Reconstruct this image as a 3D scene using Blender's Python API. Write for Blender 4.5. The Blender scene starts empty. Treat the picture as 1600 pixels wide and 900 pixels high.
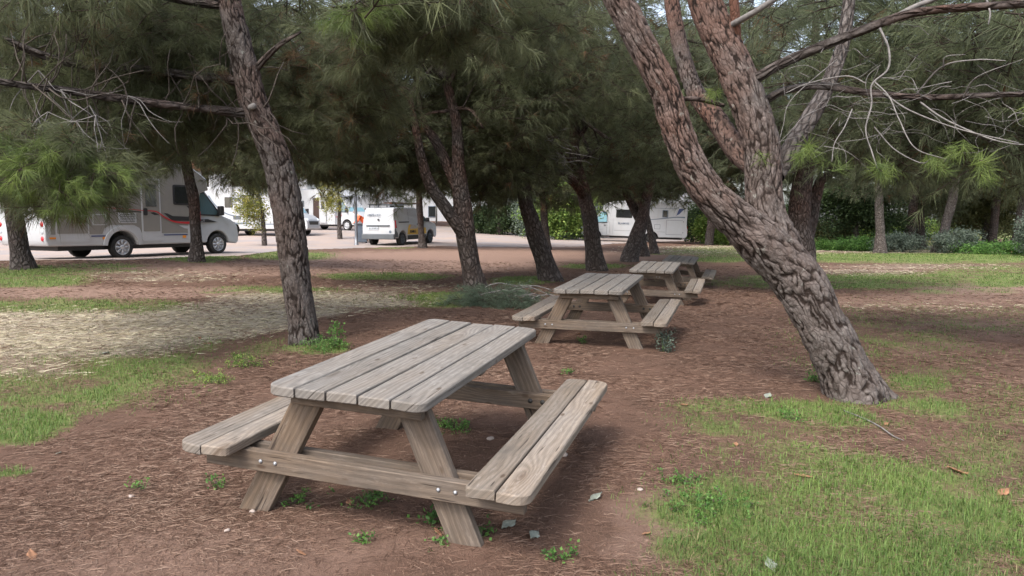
import bpy, bmesh, math, random
import numpy as np
from mathutils import Vector, Matrix
R = math.radians
rng = np.random.default_rng(7)
random.seed(7)
sc = bpy.context.scene
col = sc.collection

# ------------------------------------------------------------------ camera
CAM = np.array([0, 0, 1.6]); PITCH = R(5.2); FPX = 1132.8
cam_d = bpy.data.cameras.new('camera'); cam = bpy.data.objects.new('camera', cam_d); col.objects.link(cam)
cam.location = CAM; cam.rotation_euler = (math.pi/2 - PITCH, 0, 0)
cam_d.sensor_width = 36; cam_d.lens = FPX/1600*36; cam_d.clip_start = 0.05; cam_d.clip_end = 900
sc.camera = cam
# ------------------------------------------------------------------ light
SUN_EL, SUN_AZ = 52, 215          # azimuth clockwise from +y : the sun stands behind and to the left
w = bpy.data.worlds.new('World'); sc.world = w; w.use_nodes = True
nt = w.node_tree; bg = nt.nodes['Background']
sky = nt.nodes.new('ShaderNodeTexSky'); sky.sky_type = 'NISHITA'; sky.sun_disc = False
sky.sun_elevation = R(SUN_EL); sky.sun_rotation = R(SUN_AZ); sky.air_density = 1.0; sky.dust_density = 4.0; sky.ozone_density = 1.0
hs = nt.nodes.new('ShaderNodeHueSaturation'); hs.inputs['Saturation'].default_value = 0.6
nt.links.new(sky.outputs[0], hs.inputs['Color']); nt.links.new(hs.outputs[0], bg.inputs[0]); bg.inputs[1].default_value = 0.15
sd = bpy.data.lights.new('sun', 'SUN'); sun = bpy.data.objects.new('sun', sd); col.objects.link(sun)
sd.energy = .85; sd.angle = R(16); sd.color = (1, .96, .9)
_a = R(SUN_AZ); _e = R(SUN_EL)
sdir = Vector((math.sin(_a)*math.cos(_e), math.cos(_a)*math.cos(_e), math.sin(_e)))
sun.rotation_euler = sdir.to_track_quat('Z', 'Y').to_euler()
sc.view_settings.view_transform = 'Standard'; sc.view_settings.look = 'None'; sc.view_settings.gamma = 1
sc.view_settings.exposure = 1.53
sc.render.engine = 'CYCLES'
cy = sc.cycles
cy.max_bounces = 7; cy.diffuse_bounces = 5; cy.glossy_bounces = 2; cy.transmission_bounces = 3; cy.transparent_max_bounces = 4
cy.use_denoising = True; cy.caustics_reflective = False; cy.caustics_refractive = False
try: cy.denoising_prefilter = 'ACCURATE'
except Exception: pass

# ------------------------------------------------------------------ projection helpers
cp, sp_ = math.cos(PITCH), math.sin(PITCH)
YSC = [1.0]      # depth scale of the tree being built
def at(px, py, Y):
    Y = Y*YSC[0]
    a = (px-800)/FPX; b = (450-py)/FPX
    d = np.array([a, cp+b*sp_, -sp_+b*cp])
    return CAM + d*(Y/d[1])
def proj(P):
    P = np.atleast_2d(P) - CAM
    d = P[:, 1]*cp - P[:, 2]*sp_; u = P[:, 1]*sp_ + P[:, 2]*cp
    d = np.where(d < .05, .05, d)
    return 800 + FPX*P[:, 0]/d, 450 - FPX*u/d
def wpx(w, Y): return w/2/FPX*Y*YSC[0]       # radius in metres of something w px wide

# ------------------------------------------------------------------ noise
def hash2(i, j, s=0):
    v = np.sin(i*127.1 + j*311.7 + s*74.7)*43758.5453
    return v - np.floor(v)
def vnoise(x, y, s=0):
    xi, yi = np.floor(x), np.floor(y); fx, fy = x-xi, y-yi
    fx = fx*fx*(3-2*fx); fy = fy*fy*(3-2*fy)
    a = hash2(xi, yi, s); b = hash2(xi+1, yi, s); c = hash2(xi, yi+1, s); d = hash2(xi+1, yi+1, s)
    return (a*(1-fx)+b*fx)*(1-fy) + (c*(1-fx)+d*fx)*fy
def fbm(x, y, s=0, o=4):
    t = 0; a = .5; n = 0
    for k in range(o):
        t = t + a*vnoise(x*2**k, y*2**k, s+k); n += a; a *= .5
    return t/n

# ------------------------------------------------------------------ terrain height
CTL = np.array([(0,0,.25),(-.7,3.1,.275),(-2,2,.27),(3,6,.27),(1,7.6,.31),(2.8,12,.22),(4.2,16.7,.1),(-2.2,7.7,.3),(-.7,13.6,.3),(2.6,5.4,.27),(1.3,3.0,.26),
 (1,16.6,.28),(2.6,21,.22),(4.5,26.5,.22),(6,31,.22),(1.7,34,.33),(-5,35,.48),(-7,35.5,.48),(-11.5,21.4,.54),(-9.8,24.5,.53),
 (-14,20.5,.54),(-8,18,.66),(-10.5,15.5,.6),(-13,16,.6),(-4,20,.36),(-11,42,.75),(-18,44,.8),(-11,50,.98),(8,52,.22),(20,40,.02),(15,20,.05),
 (10,10,.12),(-6,10,.36),(-6,6,.3),(-6,1,.25),(6,1,.25),(1,55,.5),(-3,62,.7),(-6,80,1.6),(-30,60,1.1),(30,60,-.3),(40,30,0),(-40,20,.6),
 (-40,90,1.6),(10,90,.5),(45,90,.2),(-20,0,.2),(20,0,0),(80,60,0),(-80,60,1.4),(0,140,1.2),(90,140,.8),(-90,140,2),(0,-20,0)])
def _tps(r2): return r2*np.log(np.sqrt(r2)+1e-9)
_n = len(CTL); _A = np.zeros((_n+3, _n+3))
_d2 = ((CTL[:, None, :2]-CTL[None, :, :2])**2).sum(-1)
_A[:_n, :_n] = _tps(_d2) + np.eye(_n)*.25
_A[:_n, _n] = 1; _A[:_n, _n+1:] = CTL[:, :2]; _A[_n, :_n] = 1; _A[_n+1:, :_n] = CTL[:, :2].T
_w = np.linalg.solve(_A, np.concatenate([CTL[:, 2], [0, 0, 0]]))
def height(x, y, bumps=True):
    x = np.asarray(x, float); y = np.asarray(y, float); sh = np.broadcast(x, y).shape
    X = np.broadcast_to(x, sh).ravel(); Y = np.broadcast_to(y, sh).ravel()
    out = np.empty(X.size)
    for s in range(0, X.size, 40000):
        xx, yy = X[s:s+40000], Y[s:s+40000]
        d2 = (xx[:, None]-CTL[:, 0])**2 + (yy[:, None]-CTL[:, 1])**2
        out[s:s+40000] = _tps(d2)@_w[:_n] + _w[_n] + xx*_w[_n+1] + yy*_w[_n+2]
    out = np.clip(out, -1.5, 4)
    if bumps: out = out + (fbm(X*.9, Y*.9, 3)-.5)*.05 + (fbm(X*5, Y*5, 9)-.5)*.018
    return out.reshape(sh)
def hz(x, y): return float(height(np.array([x]), np.array([y]))[0])
def ground_at(px, py):
    """world point on the terrain seen at pixel"""
    a = (px-800)/FPX; b = (450-py)/FPX
    d = np.array([a, cp+b*sp_, -sp_+b*cp]); ys = np.concatenate([np.arange(1.5, 30, .1), np.arange(30, 120, .4)])
    P = CAM + d*(ys/d[1])[:, None]
    g = height(P[:, 0], P[:, 1]); k = np.argmax(P[:, 2] < g) if (P[:, 2] < g).any() else len(ys)-1
    p = P[k]; return np.array([p[0], p[1], g[k]])

# ------------------------------------------------------------------ objects helpers
def prop(o, label=None, cat=None, group=None, kind=None):
    for k, v in (('label', label), ('category', cat), ('group', group), ('kind', kind)):
        if v: o[k] = v
    return o
def empty(name, loc=(0, 0, 0), rz=0, label=None, cat=None, group=None):
    o = bpy.data.objects.new(name, None); col.objects.link(o); o.empty_display_size = .1
    o.location = loc; o.rotation_euler = (0, 0, rz)
    return prop(o, label, cat, group)
def link(name, me, parent=None, mat=None):
    o = bpy.data.objects.new(name, me); col.objects.link(o)
    if mat is not None and not me.materials: me.materials.append(mat)
    if parent is not None:
        o.parent = parent
    return o
def mesh_np(name, V, F, mat=None, uv=None, attrs=None, smooth=False, parent=None):
    """F : (n,3) or (n,4) array or list of such arrays"""
    if not isinstance(F, list): F = [F]
    me = bpy.data.meshes.new(name)
    V = np.ascontiguousarray(V, dtype=np.float32)
    loops = np.concatenate([f.ravel() for f in F]).astype(np.int32)
    tot = np.concatenate([np.full(len(f), f.shape[1], np.int32) for f in F])
    start = np.concatenate([[0], np.cumsum(tot)[:-1]]).astype(np.int32)
    me.vertices.add(len(V)); me.vertices.foreach_set('co', V.ravel())
    me.loops.add(len(loops)); me.loops.foreach_set('vertex_index', loops)
    me.polygons.add(len(tot)); me.polygons.foreach_set('loop_start', start); me.polygons.foreach_set('loop_total', tot)
    if uv is not None:
        l = me.uv_layers.new(name='UVMap'); l.data.foreach_set('uv', np.ascontiguousarray(uv[loops], dtype=np.float32).ravel())
    for k, v in (attrs or {}).items():
        at_ = me.attributes.new(k, 'FLOAT', 'POINT'); at_.data.foreach_set('value', np.ascontiguousarray(v, dtype=np.float32))
    me.update(calc_edges=True); me.validate(clean_customdata=False)
    if smooth: me.polygons.foreach_set('use_smooth', np.ones(len(tot), bool))
    return link(name, me, parent, mat)
def bm_obj(name, bm, mat, parent=None, smooth=False, bevel=0, seg=2):
    bmesh.ops.recalc_face_normals(bm, faces=bm.faces)
    me = bpy.data.meshes.new(name); bm.to_mesh(me); bm.free()
    o = link(name, me, parent, mat)
    if smooth or bevel:
        for p in me.polygons: p.use_smooth = smooth
    if bevel:
        m = o.modifiers.new('bevel', 'BEVEL'); m.width = bevel; m.segments = seg; m.limit_method = 'ANGLE'; m.angle_limit = R(35)
        for p in me.polygons: p.use_smooth = True
        m2 = o.modifiers.new('wn', 'WEIGHTED_NORMAL'); m2.keep_sharp = True
    return o
def box(bm, x0, x1, y0, y1, z0, z1):
    vs = [bm.verts.new(p) for p in ((x0,y0,z0),(x1,y0,z0),(x1,y1,z0),(x0,y1,z0),(x0,y0,z1),(x1,y0,z1),(x1,y1,z1),(x0,y1,z1))]
    for f in ((0,3,2,1),(4,5,6,7),(0,1,5,4),(1,2,6,5),(2,3,7,6),(3,0,4,7)): bm.faces.new([vs[i] for i in f])
    return vs
def prism_xz(bm, prof, y0, y1, taper=None):
    """prof: list of (x,z); extruded along y. taper(x,z)->half-width multiplier"""
    t = taper or (lambda x, z: 1)
    ym, yh = (y0+y1)/2, (y1-y0)/2
    A = [bm.verts.new((x, ym-yh*t(x, z), z)) for x, z in prof]; B = [bm.verts.new((x, ym+yh*t(x, z), z)) for x, z in prof]
    n = len(prof)
    bm.faces.new(A); bm.faces.new(B[::-1])
    for i in range(n): bm.faces.new((A[i], B[i], B[(i+1) % n], A[(i+1) % n]))
def lathe_y(bm, prof, cx, cz, n=28):
    """prof (r, y) revolved around the y axis through (cx,cz)"""
    rings = []
    for r, y in prof:
        rings.append([bm.verts.new((cx+r*math.cos(2*math.pi*k/n), y, cz+r*math.sin(2*math.pi*k/n))) for k in range(n)])
    for a, b in zip(rings[:-1], rings[1:]):
        for k in range(n): bm.faces.new((a[k], a[(k+1) % n], b[(k+1) % n], b[k]))
    for ring in (rings[0], rings[-1]):
        if len(ring) > 2:
            try: bm.faces.new(ring)
            except Exception: pass
def lathe_z(bm, prof, n=20, c=(0, 0)):
    rings = [[bm.verts.new((c[0]+r*math.cos(2*math.pi*k/n), c[1]+r*math.sin(2*math.pi*k/n), z)) for k in range(n)] for r, z in prof]
    for a, b in zip(rings[:-1], rings[1:]):
        for k in range(n): bm.faces.new((a[k], a[(k+1) % n], b[(k+1) % n], b[k]))
    bm.faces.new(rings[0][::-1]); bm.faces.new(rings[-1])

# ------------------------------------------------------------------ materials
def new_mat(name):
    m = bpy.data.materials.new(name); m.use_nodes = True
    n = m.node_tree; b = n.nodes['Principled BSDF']
    return m, n, b
def N(n, t, **kw):
    x = n.nodes.new(t)
    for k, v in kw.items():
        if k in x.inputs: x.inputs[k].default_value = v
        else: setattr(x, k, v)
    return x
def ramp(n, src, stops, interp='LINEAR'):
    r = n.nodes.new('ShaderNodeValToRGB'); r.color_ramp.interpolation = interp
    e = r.color_ramp.elements
    while len(e) < len(stops): e.new(.5)
    for k, (p, c) in enumerate(stops):
        e[k].position = p; e[k].color = (*c, 1) if len(c) == 3 else c
    n.links.new(src, r.inputs[0]); return r.outputs[0]
def mix(n, f, a, b, mode='MIX'):
    m = n.nodes.new('ShaderNodeMix'); m.data_type = 'RGBA'; m.blend_type = mode
    for i, v in ((0, f), (6, a), (7, b)):
        if hasattr(v, 'links'): n.links.new(v, m.inputs[i])
        elif i == 0: m.inputs[0].default_value = v
        else: m.inputs[i].default_value = (*v, 1)
    return m.outputs[2]
def math_(n, op, a, b=None, c=None):
    m = n.nodes.new('ShaderNodeMath'); m.operation = op
    for i, v in enumerate((a, b, c)):
        if v is None: continue
        if hasattr(v, 'links'): n.links.new(v, m.inputs[i])
        else: m.inputs[i].default_value = v
    return m.outputs[0]
def attr(n, name):
    a = n.nodes.new('ShaderNodeAttribute'); a.attribute_name = name; return a.outputs['Fac']
def noise(n, scale, vec=None, detail=4, rough=.55, out=0):
    t = N(n, 'ShaderNodeTexNoise', Scale=scale, Detail=detail, Roughness=rough)
    if vec is not None: n.links.new(vec, t.inputs['Vector'])
    return t.outputs[out]
def mapping(n, vec, scale=(1, 1, 1), rot=(0, 0, 0), loc=(0, 0, 0)):
    m = n.nodes.new('ShaderNodeMapping'); n.links.new(vec, m.inputs['Vector'])
    m.inputs['Scale'].default_value = scale; m.inputs['Rotation'].default_value = rot; m.inputs['Location'].default_value = loc
    return m.outputs[0]
def bump(n, b, h, strength=.5, dist=.01):
    x = n.nodes.new('ShaderNodeBump'); x.inputs['Strength'].default_value = strength; x.inputs['Distance'].default_value = dist
    n.links.new(h, x.inputs['Height']); n.links.new(x.outputs[0], b.inputs['Normal'])
def tc(n, o='Object'): return n.nodes.new('ShaderNodeTexCoord').outputs[o]

def plain(name, c, rough=.5, metal=0, var=.12, scale=3, coat=0):
    m, n, b = new_mat(name)
    v = noise(n, scale, tc(n), 5)
    d = [max(0, x*(1-var)) for x in c]; l = [min(1, x*(1+var)) for x in c]
    n.links.new(ramp(n, v, [(.3, d), (.7, l)]), b.inputs['Base Color'])
    b.inputs['Roughness'].default_value = rough; b.inputs['Metallic'].default_value = metal
    if coat: b.inputs['Coat Weight'].default_value = coat
    return m
def paint(name, c, dirt=(.35, .3, .26)):
    m, n, b = new_mat(name)
    o = tc(n); v = noise(n, 1.6, o, 6, .65)
    st = noise(n, 5, mapping(n, o, (1, 1, .12)), 4)
    f = math_(n, 'MULTIPLY', ramp(n, v, [(.45, (0, 0, 0)), (.8, (1, 1, 1))]), .25)
    f2 = math_(n, 'ADD', f, math_(n, 'MULTIPLY', ramp(n, st, [(.5, (0, 0, 0)), (.75, (1, 1, 1))]), .12))
    n.links.new(mix(n, f2, c, dirt), b.inputs['Base Color'])
    b.inputs['Roughness'].default_value = .3; b.inputs['Coat Weight'].default_value = .3
    return m
M = {}
M['white'] = paint('white_paint', (.45, .465, .485))
M['beige'] = paint('beige_panel', (.215, .205, .19))
M['grey'] = plain('grey_plastic', (.09, .1, .11), .6)
M['black'] = plain('black_plastic', (.02, .02, .022), .5)
M['rubber'] = plain('tyre_rubber', (.025, .024, .023), .85, var=.3, scale=8)
M['rim'] = plain('wheel_rim', (.55, .56, .58), .35, .6)
M['red'] = plain('red_decal', (.45, .02, .03), .35)
M['navy'] = plain('navy_decal', (.04, .06, .16), .35)
M['slate'] = plain('slate_decal', (.12, .15, .19), .4)
M['lamp_red'] = plain('red_lens', (.5, .02, .03), .15, coat=.5)
M['amber'] = plain('amber_lens', (.7, .25, .03), .2)
M['lens'] = plain('clear_lens', (.55, .6, .65), .1, coat=1)
M['yellow'] = plain('yellow_vinyl', (.62, .38, .04), .4)
M['steel'] = plain('galvanised_steel', (.17, .18, .2), .45, .6)
M['bolt'] = plain('bolt_steel', (.3, .31, .33), .5, .7)
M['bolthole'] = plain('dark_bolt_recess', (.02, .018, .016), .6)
M['skin'] = plain('skin', (.5, .3, .22), .55)
M['orange'] = plain('orange_jacket', (.75, .13, .04), .7)
M['darkcloth'] = plain('dark_trousers', (.03, .035, .05), .8)
M['hair'] = plain('grey_hair', (.35, .32, .3), .8)
M['blue'] = plain('blue_panel', (.02, .2, .6), .5)
M['brownp'] = plain('brown_panel', (.16, .06, .03), .6)
M['concrete'] = plain('concrete', (.4, .38, .35), .9, scale=8)
M['curtain'] = plain('dark_doorway', (.05, .03, .025), .9)
def glass(name, c):
    m, n, b = new_mat(name)
    b.inputs['Base Color'].default_value = (*c, 1); b.inputs['Roughness'].default_value = .06
    b.inputs['Specular IOR Level'].default_value = .9; b.inputs['Coat Weight'].default_value = 1
    nn = noise(n, 2, tc(n)); n.links.new(mix(n, nn, c, [min(1, x*1.5+.01) for x in c]), b.inputs['Base Color'])
    return m
M['glass'] = glass('dark_window', (.012, .014, .015))
M['glass_blue'] = glass('pale_windscreen', (.2, .36, .42))
M['glass_mid'] = glass('cab_window', (.06, .1, .11))

def wood_mat(name, fresh, grey, amt):
    """UV : u along the grain in metres, v across; vertex attribute 'pid' random per plank"""
    m, n, b = new_mat(name)
    uv = n.nodes.new('ShaderNodeUVMap').outputs[0]
    pid = attr(n, 'pid')
    cx = n.nodes.new('ShaderNodeCombineXYZ'); n.links.new(math_(n, 'MULTIPLY', pid, 13.7), cx.inputs[0]); n.links.new(math_(n, 'MULTIPLY', pid, 7.3), cx.inputs[1]); n.links.new(math_(n, 'MULTIPLY', pid, 31.), cx.inputs[2])
    va = n.nodes.new('ShaderNodeVectorMath'); va.operation = 'ADD'; n.links.new(uv, va.inputs[0]); n.links.new(cx.outputs[0], va.inputs[1]); P = va.outputs[0]
    # knots: warp the grain
    vk = n.nodes.new('ShaderNodeTexVoronoi'); vk.inputs['Scale'].default_value = 1; n.links.new(mapping(n, P, (1.5, 6, 1)), vk.inputs['Vector'])
    kd = vk.outputs['Distance']
    kn = math_(n, 'POWER', math_(n, 'MAXIMUM', math_(n, 'SUBTRACT', 1.0, math_(n, 'MULTIPLY', kd, 1.9)), 0), 2)
    wv = noise(n, 1, mapping(n, P, (1.4, 9, 1)), 3)
    sep = n.nodes.new('ShaderNodeSeparateXYZ'); n.links.new(P, sep.inputs[0])
    g = math_(n, 'ADD', math_(n, 'MULTIPLY', sep.outputs[1], 230), math_(n, 'ADD', math_(n, 'MULTIPLY', wv, 17), math_(n, 'MULTIPLY', kn, 30)))
    ring = math_(n, 'MULTIPLY_ADD', math_(n, 'SINE', g), .5, .5)
    fine = noise(n, 1, mapping(n, P, (12, 420, 1)), 3, .6)
    big = noise(n, 1, mapping(n, P, (1.2, 6, 1)), 5, .65)
    obj = noise(n, 3.1, tc(n), 6, .7)
    grey_f = ramp(n, big, [(.5-amt*.5, (0, 0, 0)), (.85-amt*.35, (1, 1, 1))])
    dark = [x*.72 for x in fresh]; gd = [x*.74 for x in grey]
    a = mix(n, ring, dark, fresh); a2 = mix(n, ring, gd, grey)
    c = mix(n, grey_f, a, a2)
    c = mix(n, math_(n, 'MULTIPLY', ramp(n, fine, [(.35, (1, 1, 1)), (.55, (0, 0, 0))]), .45), c, [x*.3 for x in fresh])
    c = mix(n, math_(n, 'MULTIPLY', math_(n, 'POWER', kn, 3), .85), c, (.05, .028, .016))
    c = mix(n, math_(n, 'MULTIPLY', ramp(n, obj, [(.5, (0, 0, 0)), (.68, (1, 1, 1))]), .62), c, [x*.45 for x in grey])
    v2 = n.nodes.new('ShaderNodeTexVoronoi'); v2.inputs['Scale'].default_value = 1; n.links.new(mapping(n, P, (4.5, 11, 1)), v2.inputs['Vector'])
    c = mix(n, math_(n, 'MULTIPLY', ramp(n, v2.outputs['Distance'], [(.07, (1, 1, 1)), (.13, (0, 0, 0))]), .75), c, (.055, .034, .022))
    # pale scuffs and lichen dust
    c = mix(n, math_(n, 'MULTIPLY', ramp(n, noise(n, 1, mapping(n, P, (7, 30, 1), loc=(3, 5, 0)), 5, .7), [(.58, (0, 0, 0)), (.72, (1, 1, 1))]), .5), c, [min(.6, x*1.5) for x in grey])
    # long checks (cracks)
    cr = noise(n, 1, mapping(n, P, (3.5, 60, 1)), 2, .5)
    crf = ramp(n, cr, [(.685, (0, 0, 0)), (.71, (1, 1, 1))])
    c = mix(n, math_(n, 'MULTIPLY', crf, .8), c, (.03, .022, .018))
    hv = n.nodes.new('ShaderNodeHueSaturation'); n.links.new(c, hv.inputs['Color']); n.links.new(math_(n, 'MULTIPLY_ADD', pid, .35, .84), hv.inputs['Value'])
    n.links.new(hv.outputs[0], b.inputs['Base Color']); b.inputs['Roughness'].default_value = .82; b.inputs['Specular IOR Level'].default_value = .25
    h = math_(n, 'SUBTRACT', math_(n, 'ADD', math_(n, 'MULTIPLY', ring, .35), fine), math_(n, 'MULTIPLY', crf, 2.5))
    bump(n, b, h, .5, .0025)
    return m
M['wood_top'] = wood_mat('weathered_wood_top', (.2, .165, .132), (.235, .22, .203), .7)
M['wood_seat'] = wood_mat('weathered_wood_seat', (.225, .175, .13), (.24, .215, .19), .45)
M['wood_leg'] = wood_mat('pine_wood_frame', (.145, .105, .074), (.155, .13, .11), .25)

def bark_mat(name, near, red=.35, tone=1.0):
    m, n, b = new_mat(name)
    uv = n.nodes.new('ShaderNodeUVMap').outputs[0]; o = tc(n)
    plate_c = [x*tone for x in (.078, .064, .057)]; plate_l = [x*tone for x in (.165, .146, .137)]; red_c = [x*tone for x in (.19, .085, .055)]; crev = [x*tone for x in (.022, .015, .012)]
    n1 = noise(n, 9, o, 6, .7); n2 = noise(n, 1.3, o, 3, .5); n3 = noise(n, 55, o, 4, .7)
    c = mix(n, ramp(n, n1, [(.35, (0, 0, 0)), (.68, (1, 1, 1))]), plate_c, plate_l)
    sz = n.nodes.new('ShaderNodeSeparateXYZ'); n.links.new(o, sz.inputs[0])
    up = ramp(n, math_(n, 'MULTIPLY', sz.outputs[2], .2), [(.22, (.15, .15, .15)), (.5, (1, 1, 1))])
    c = mix(n, math_(n, 'MULTIPLY', up, math_(n, 'MULTIPLY', ramp(n, n2, [(.5-red*.25, (0, 0, 0)), (.72, (1, 1, 1))]), red*1.7)), c, red_c)
    wob = noise(n, 1, mapping(n, uv, (9, 5, 1)), 3, .6, out=1)
    wu = n.nodes.new('ShaderNodeVectorMath'); wu.operation = 'MULTIPLY_ADD'; n.links.new(wob, wu.inputs[0]); wu.inputs[1].default_value = (.06, .09, 0); n.links.new(uv, wu.inputs[2])
    def vor(sx, sy):
        v = n.nodes.new('ShaderNodeTexVoronoi'); v.feature = 'DISTANCE_TO_EDGE'; v.inputs['Scale'].default_value = 1
        n.links.new(mapping(n, wu.outputs[0], (sx, sy, 1)), v.inputs['Vector']); return v.outputs['Distance']
    if near:
        fiss = attr(n, 'plate'); pl = ramp(n, fiss, [(.16, (0, 0, 0)), (.66, (1, 1, 1))])
        fine = ramp(n, vor(38, 17), [(0, (0, 0, 0)), (.16, (1, 1, 1))])
        c = mix(n, math_(n, 'MULTIPLY', math_(n, 'SUBTRACT', 1, fine), .45), c, crev)
        c = mix(n, pl, crev, c)
        h = math_(n, 'ADD', math_(n, 'MULTIPLY', fine, .5), math_(n, 'MULTIPLY', n3, .8))
        # pale lichen flecks
        l = ramp(n, noise(n, 14, o, 5, .75), [(.6, (0, 0, 0)), (.68, (1, 1, 1))])
        c = mix(n, math_(n, 'MULTIPLY', math_(n, 'MULTIPLY', l, pl), .4), c, (.34, .36, .32))
        bump(n, b, h, .8, .008)
    else:
        pl = ramp(n, vor(22, 7.5), [(0, (0, 0, 0)), (.25, (1, 1, 1))])
        c = mix(n, math_(n, 'MULTIPLY_ADD', pl, .7, .3), crev, c)
        h = math_(n, 'ADD', pl, math_(n, 'MULTIPLY', n3, .5)); bump(n, b, h, 1, .03)
    n.links.new(c, b.inputs['Base Color']); b.inputs['Roughness'].default_value = .92; b.inputs['Specular IOR Level'].default_value = .2
    return m
M['bark'] = bark_mat('pine_bark_near', True)
M['bark_brown'] = bark_mat('pine_bark_brown', True, .35, .82)
M['bark_red'] = bark_mat('pine_bark_limb', True, .6)
M['bark_far'] = bark_mat('pine_bark_far', False, .45, .9)
M['bark_branch'] = bark_mat('branch_bark', False, .25, .8)
M['bark_grey'] = bark_mat('grey_bark_far', False, 0, 1.2)
M['twig'] = plain('dead_twig', (.16, .148, .14), .9, var=.4, scale=20)
M['twig_dark'] = plain('dark_twig', (.07, .055, .045), .9, var=.4, scale=20)

def foliage(name, dark, mid, light, dead=(.16, .085, .04), trans=.35, rough=.55, deadness=.12):
    m, n, b = new_mat(name)
    t = attr(n, 'tint'); wd = attr(n, 'wood')
    big = noise(n, .8, tc(n), 3)
    tt = math_(n, 'ADD', math_(n, 'MULTIPLY', t, .75), math_(n, 'MULTIPLY_ADD', big, .7, -.22))
    c = ramp(n, tt, [(0, dead), (deadness, dead), (deadness+.04, dark), (.5, mid), (.95, light)])
    c = mix(n, wd, c, (.075, .055, .042))
    n.links.new(c, b.inputs['Base Color']); b.inputs['Roughness'].default_value = rough; b.inputs['Specular IOR Level'].default_value = .3
    tr = n.nodes.new('ShaderNodeBsdfTranslucent'); n.links.new(c, tr.inputs[0])
    ms = n.nodes.new('ShaderNodeMixShader'); ms.inputs[0].default_value = trans
    n.links.new(b.outputs[0], ms.inputs[1]); n.links.new(tr.outputs[0], ms.inputs[2])
    n.links.new(ms.outputs[0], n.nodes['Material Output'].inputs[0])
    return m
M['needles'] = foliage('pine_needles', (.072, .08, .046), (.125, .14, .072), (.185, .205, .1), trans=.5)
M['needles_soft'] = foliage('soft_pine_needles', (.09, .105, .065), (.15, .175, .1), (.21, .245, .125), trans=.5)
M['needles_fresh'] = foliage('fresh_pine_needles', (.07, .11, .035), (.13, .18, .05), (.23, .3, .08), deadness=.02, trans=.45)
M['needles_grey'] = foliage('cut_pine_needles', (.08, .11, .075), (.13, .175, .115), (.19, .24, .16), deadness=.02)
M['leaf_dark'] = foliage('dark_leaves', (.02, .035, .018), (.045, .075, .03), (.09, .14, .05), deadness=.02)
M['leaf_olive'] = foliage('olive_leaves', (.06, .075, .03), (.13, .14, .06), (.24, .25, .11), deadness=.1)
M['leaf_grey'] = foliage('grey_green_leaves', (.05, .07, .055), (.12, .155, .12), (.22, .27, .21), deadness=.02)
M['leaf_lime'] = foliage('lime_leaves', (.07, .13, .03), (.14, .23, .05), (.3, .38, .09), deadness=.03)
M['leaf_yellow'] = foliage('yellowing_leaves', (.1, .13, .03), (.22, .24, .05), (.42, .36, .08), deadness=.05)
M['leaf_bright'] = foliage('weed_leaves', (.04, .1, .025), (.08, .18, .04), (.16, .3, .07), deadness=.01)
M['grass'] = foliage('grass_blades', (.06, .11, .027), (.135, .215, .05), (.26, .33, .095), dead=(.3, .24, .13), deadness=.1)
M['straw'] = foliage('dry_grass_blades', (.26, .22, .14), (.38, .33, .22), (.55, .5, .37), dead=(.2, .15, .09), trans=.2)
M['litter'] = foliage('fallen_needles', (.08, .044, .03), (.145, .085, .058), (.25, .175, .13), dead=(.06, .03, .02), trans=.05, rough=.7)
M['leaf_brown'] = plain('brown_leaf', (.26, .13, .07), .8, var=.4, scale=20)
M['leaf_pale'] = plain('pale_leaf', (.22, .24, .2), .8, var=.35, scale=20)
M['stem_green'] = plain('green_stem', (.1, .17, .05), .7)
M['stone'] = plain('pebble', (.3, .25, .22), .9, var=.3, scale=15)

# ------------------------------------------------------------------ ground cover masks (world point -> photo position of the patch)
#            px   py   rx   ry  strength
GREEN = [(1380,915,330,70,.9),(230,560,120,16,.5),(200,500,200,8,.35),(1420,402,240,8,1.1),(1350,440,240,12,.75),(1560,425,120,12,.7),(1460,500,200,30,.35),(1400,560,170,30,.4),(1200,660,160,30,.45),(1560,650,100,60,.4),(120,482,190,15,.9),(430,455,120,8,.8),(600,432,95,6,.9),(600,470,70,14,.45),(695,468,62,11,1.1),(820,438,52,6,1.2),(930,416,50,4,.9),
 (150,590,170,55,.62),(20,665,95,30,1.1),(330,545,140,30,.5),(60,432,95,16,.95),(160,420,90,9,.6),(310,404,60,6,.8),(450,399,75,7,.85),(480,402,40,5,.7),
 (500,545,52,10,.9),(20,748,35,8,.8),(230,575,110,25,.6),(330,600,40,8,.6),(20,602,60,30,.6),
 (1350,790,300,85,.95),(1130,700,120,60,.25),(1150,640,95,16,.55),(1330,645,190,24,.75),(1430,600,60,26,.6),(1520,720,90,70,.55),(1110,865,90,30,.8),(1500,870,180,60,.9),(1150,800,80,40,.5),(1250,720,200,40,.5),
 (1380,520,140,36,.42),(1300,480,90,40,.2),(1380,434,150,8,1.0),(1500,455,100,6,.5),(1570,437,60,11,1.1),(1150,392,110,8,.9),(1290,402,110,7,.95),(1460,407,160,6,.8),(1120,405,60,5,.8),(1050,395,50,4,.6),
 (1330,375,130,6,.8),(1500,385,120,8,.9),(1560,366,90,7,1.2),(610,386,40,3,.6),(545,384,70,2.5,.9),(790,383,60,3,.3),(455,371,70,3,.6),(770,356,62,9,1.2),(840,366,40,5,.8),(650,378,40,4,.6)]
STRAW = [(500,468,150,12,.8),(430,482,120,14,.7),(620,450,100,8,.3),(90,522,220,32,1.0),(330,505,130,22,.9),(40,560,90,28,.45),(1430,417,150,5,.35),(1300,386,260,3,.6),(1500,393,200,3,.7),(1350,425,100,6,.4),(250,432,120,9,.35),(1450,480,150,10,.15),(1200,392,200,6,.4)]
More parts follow.
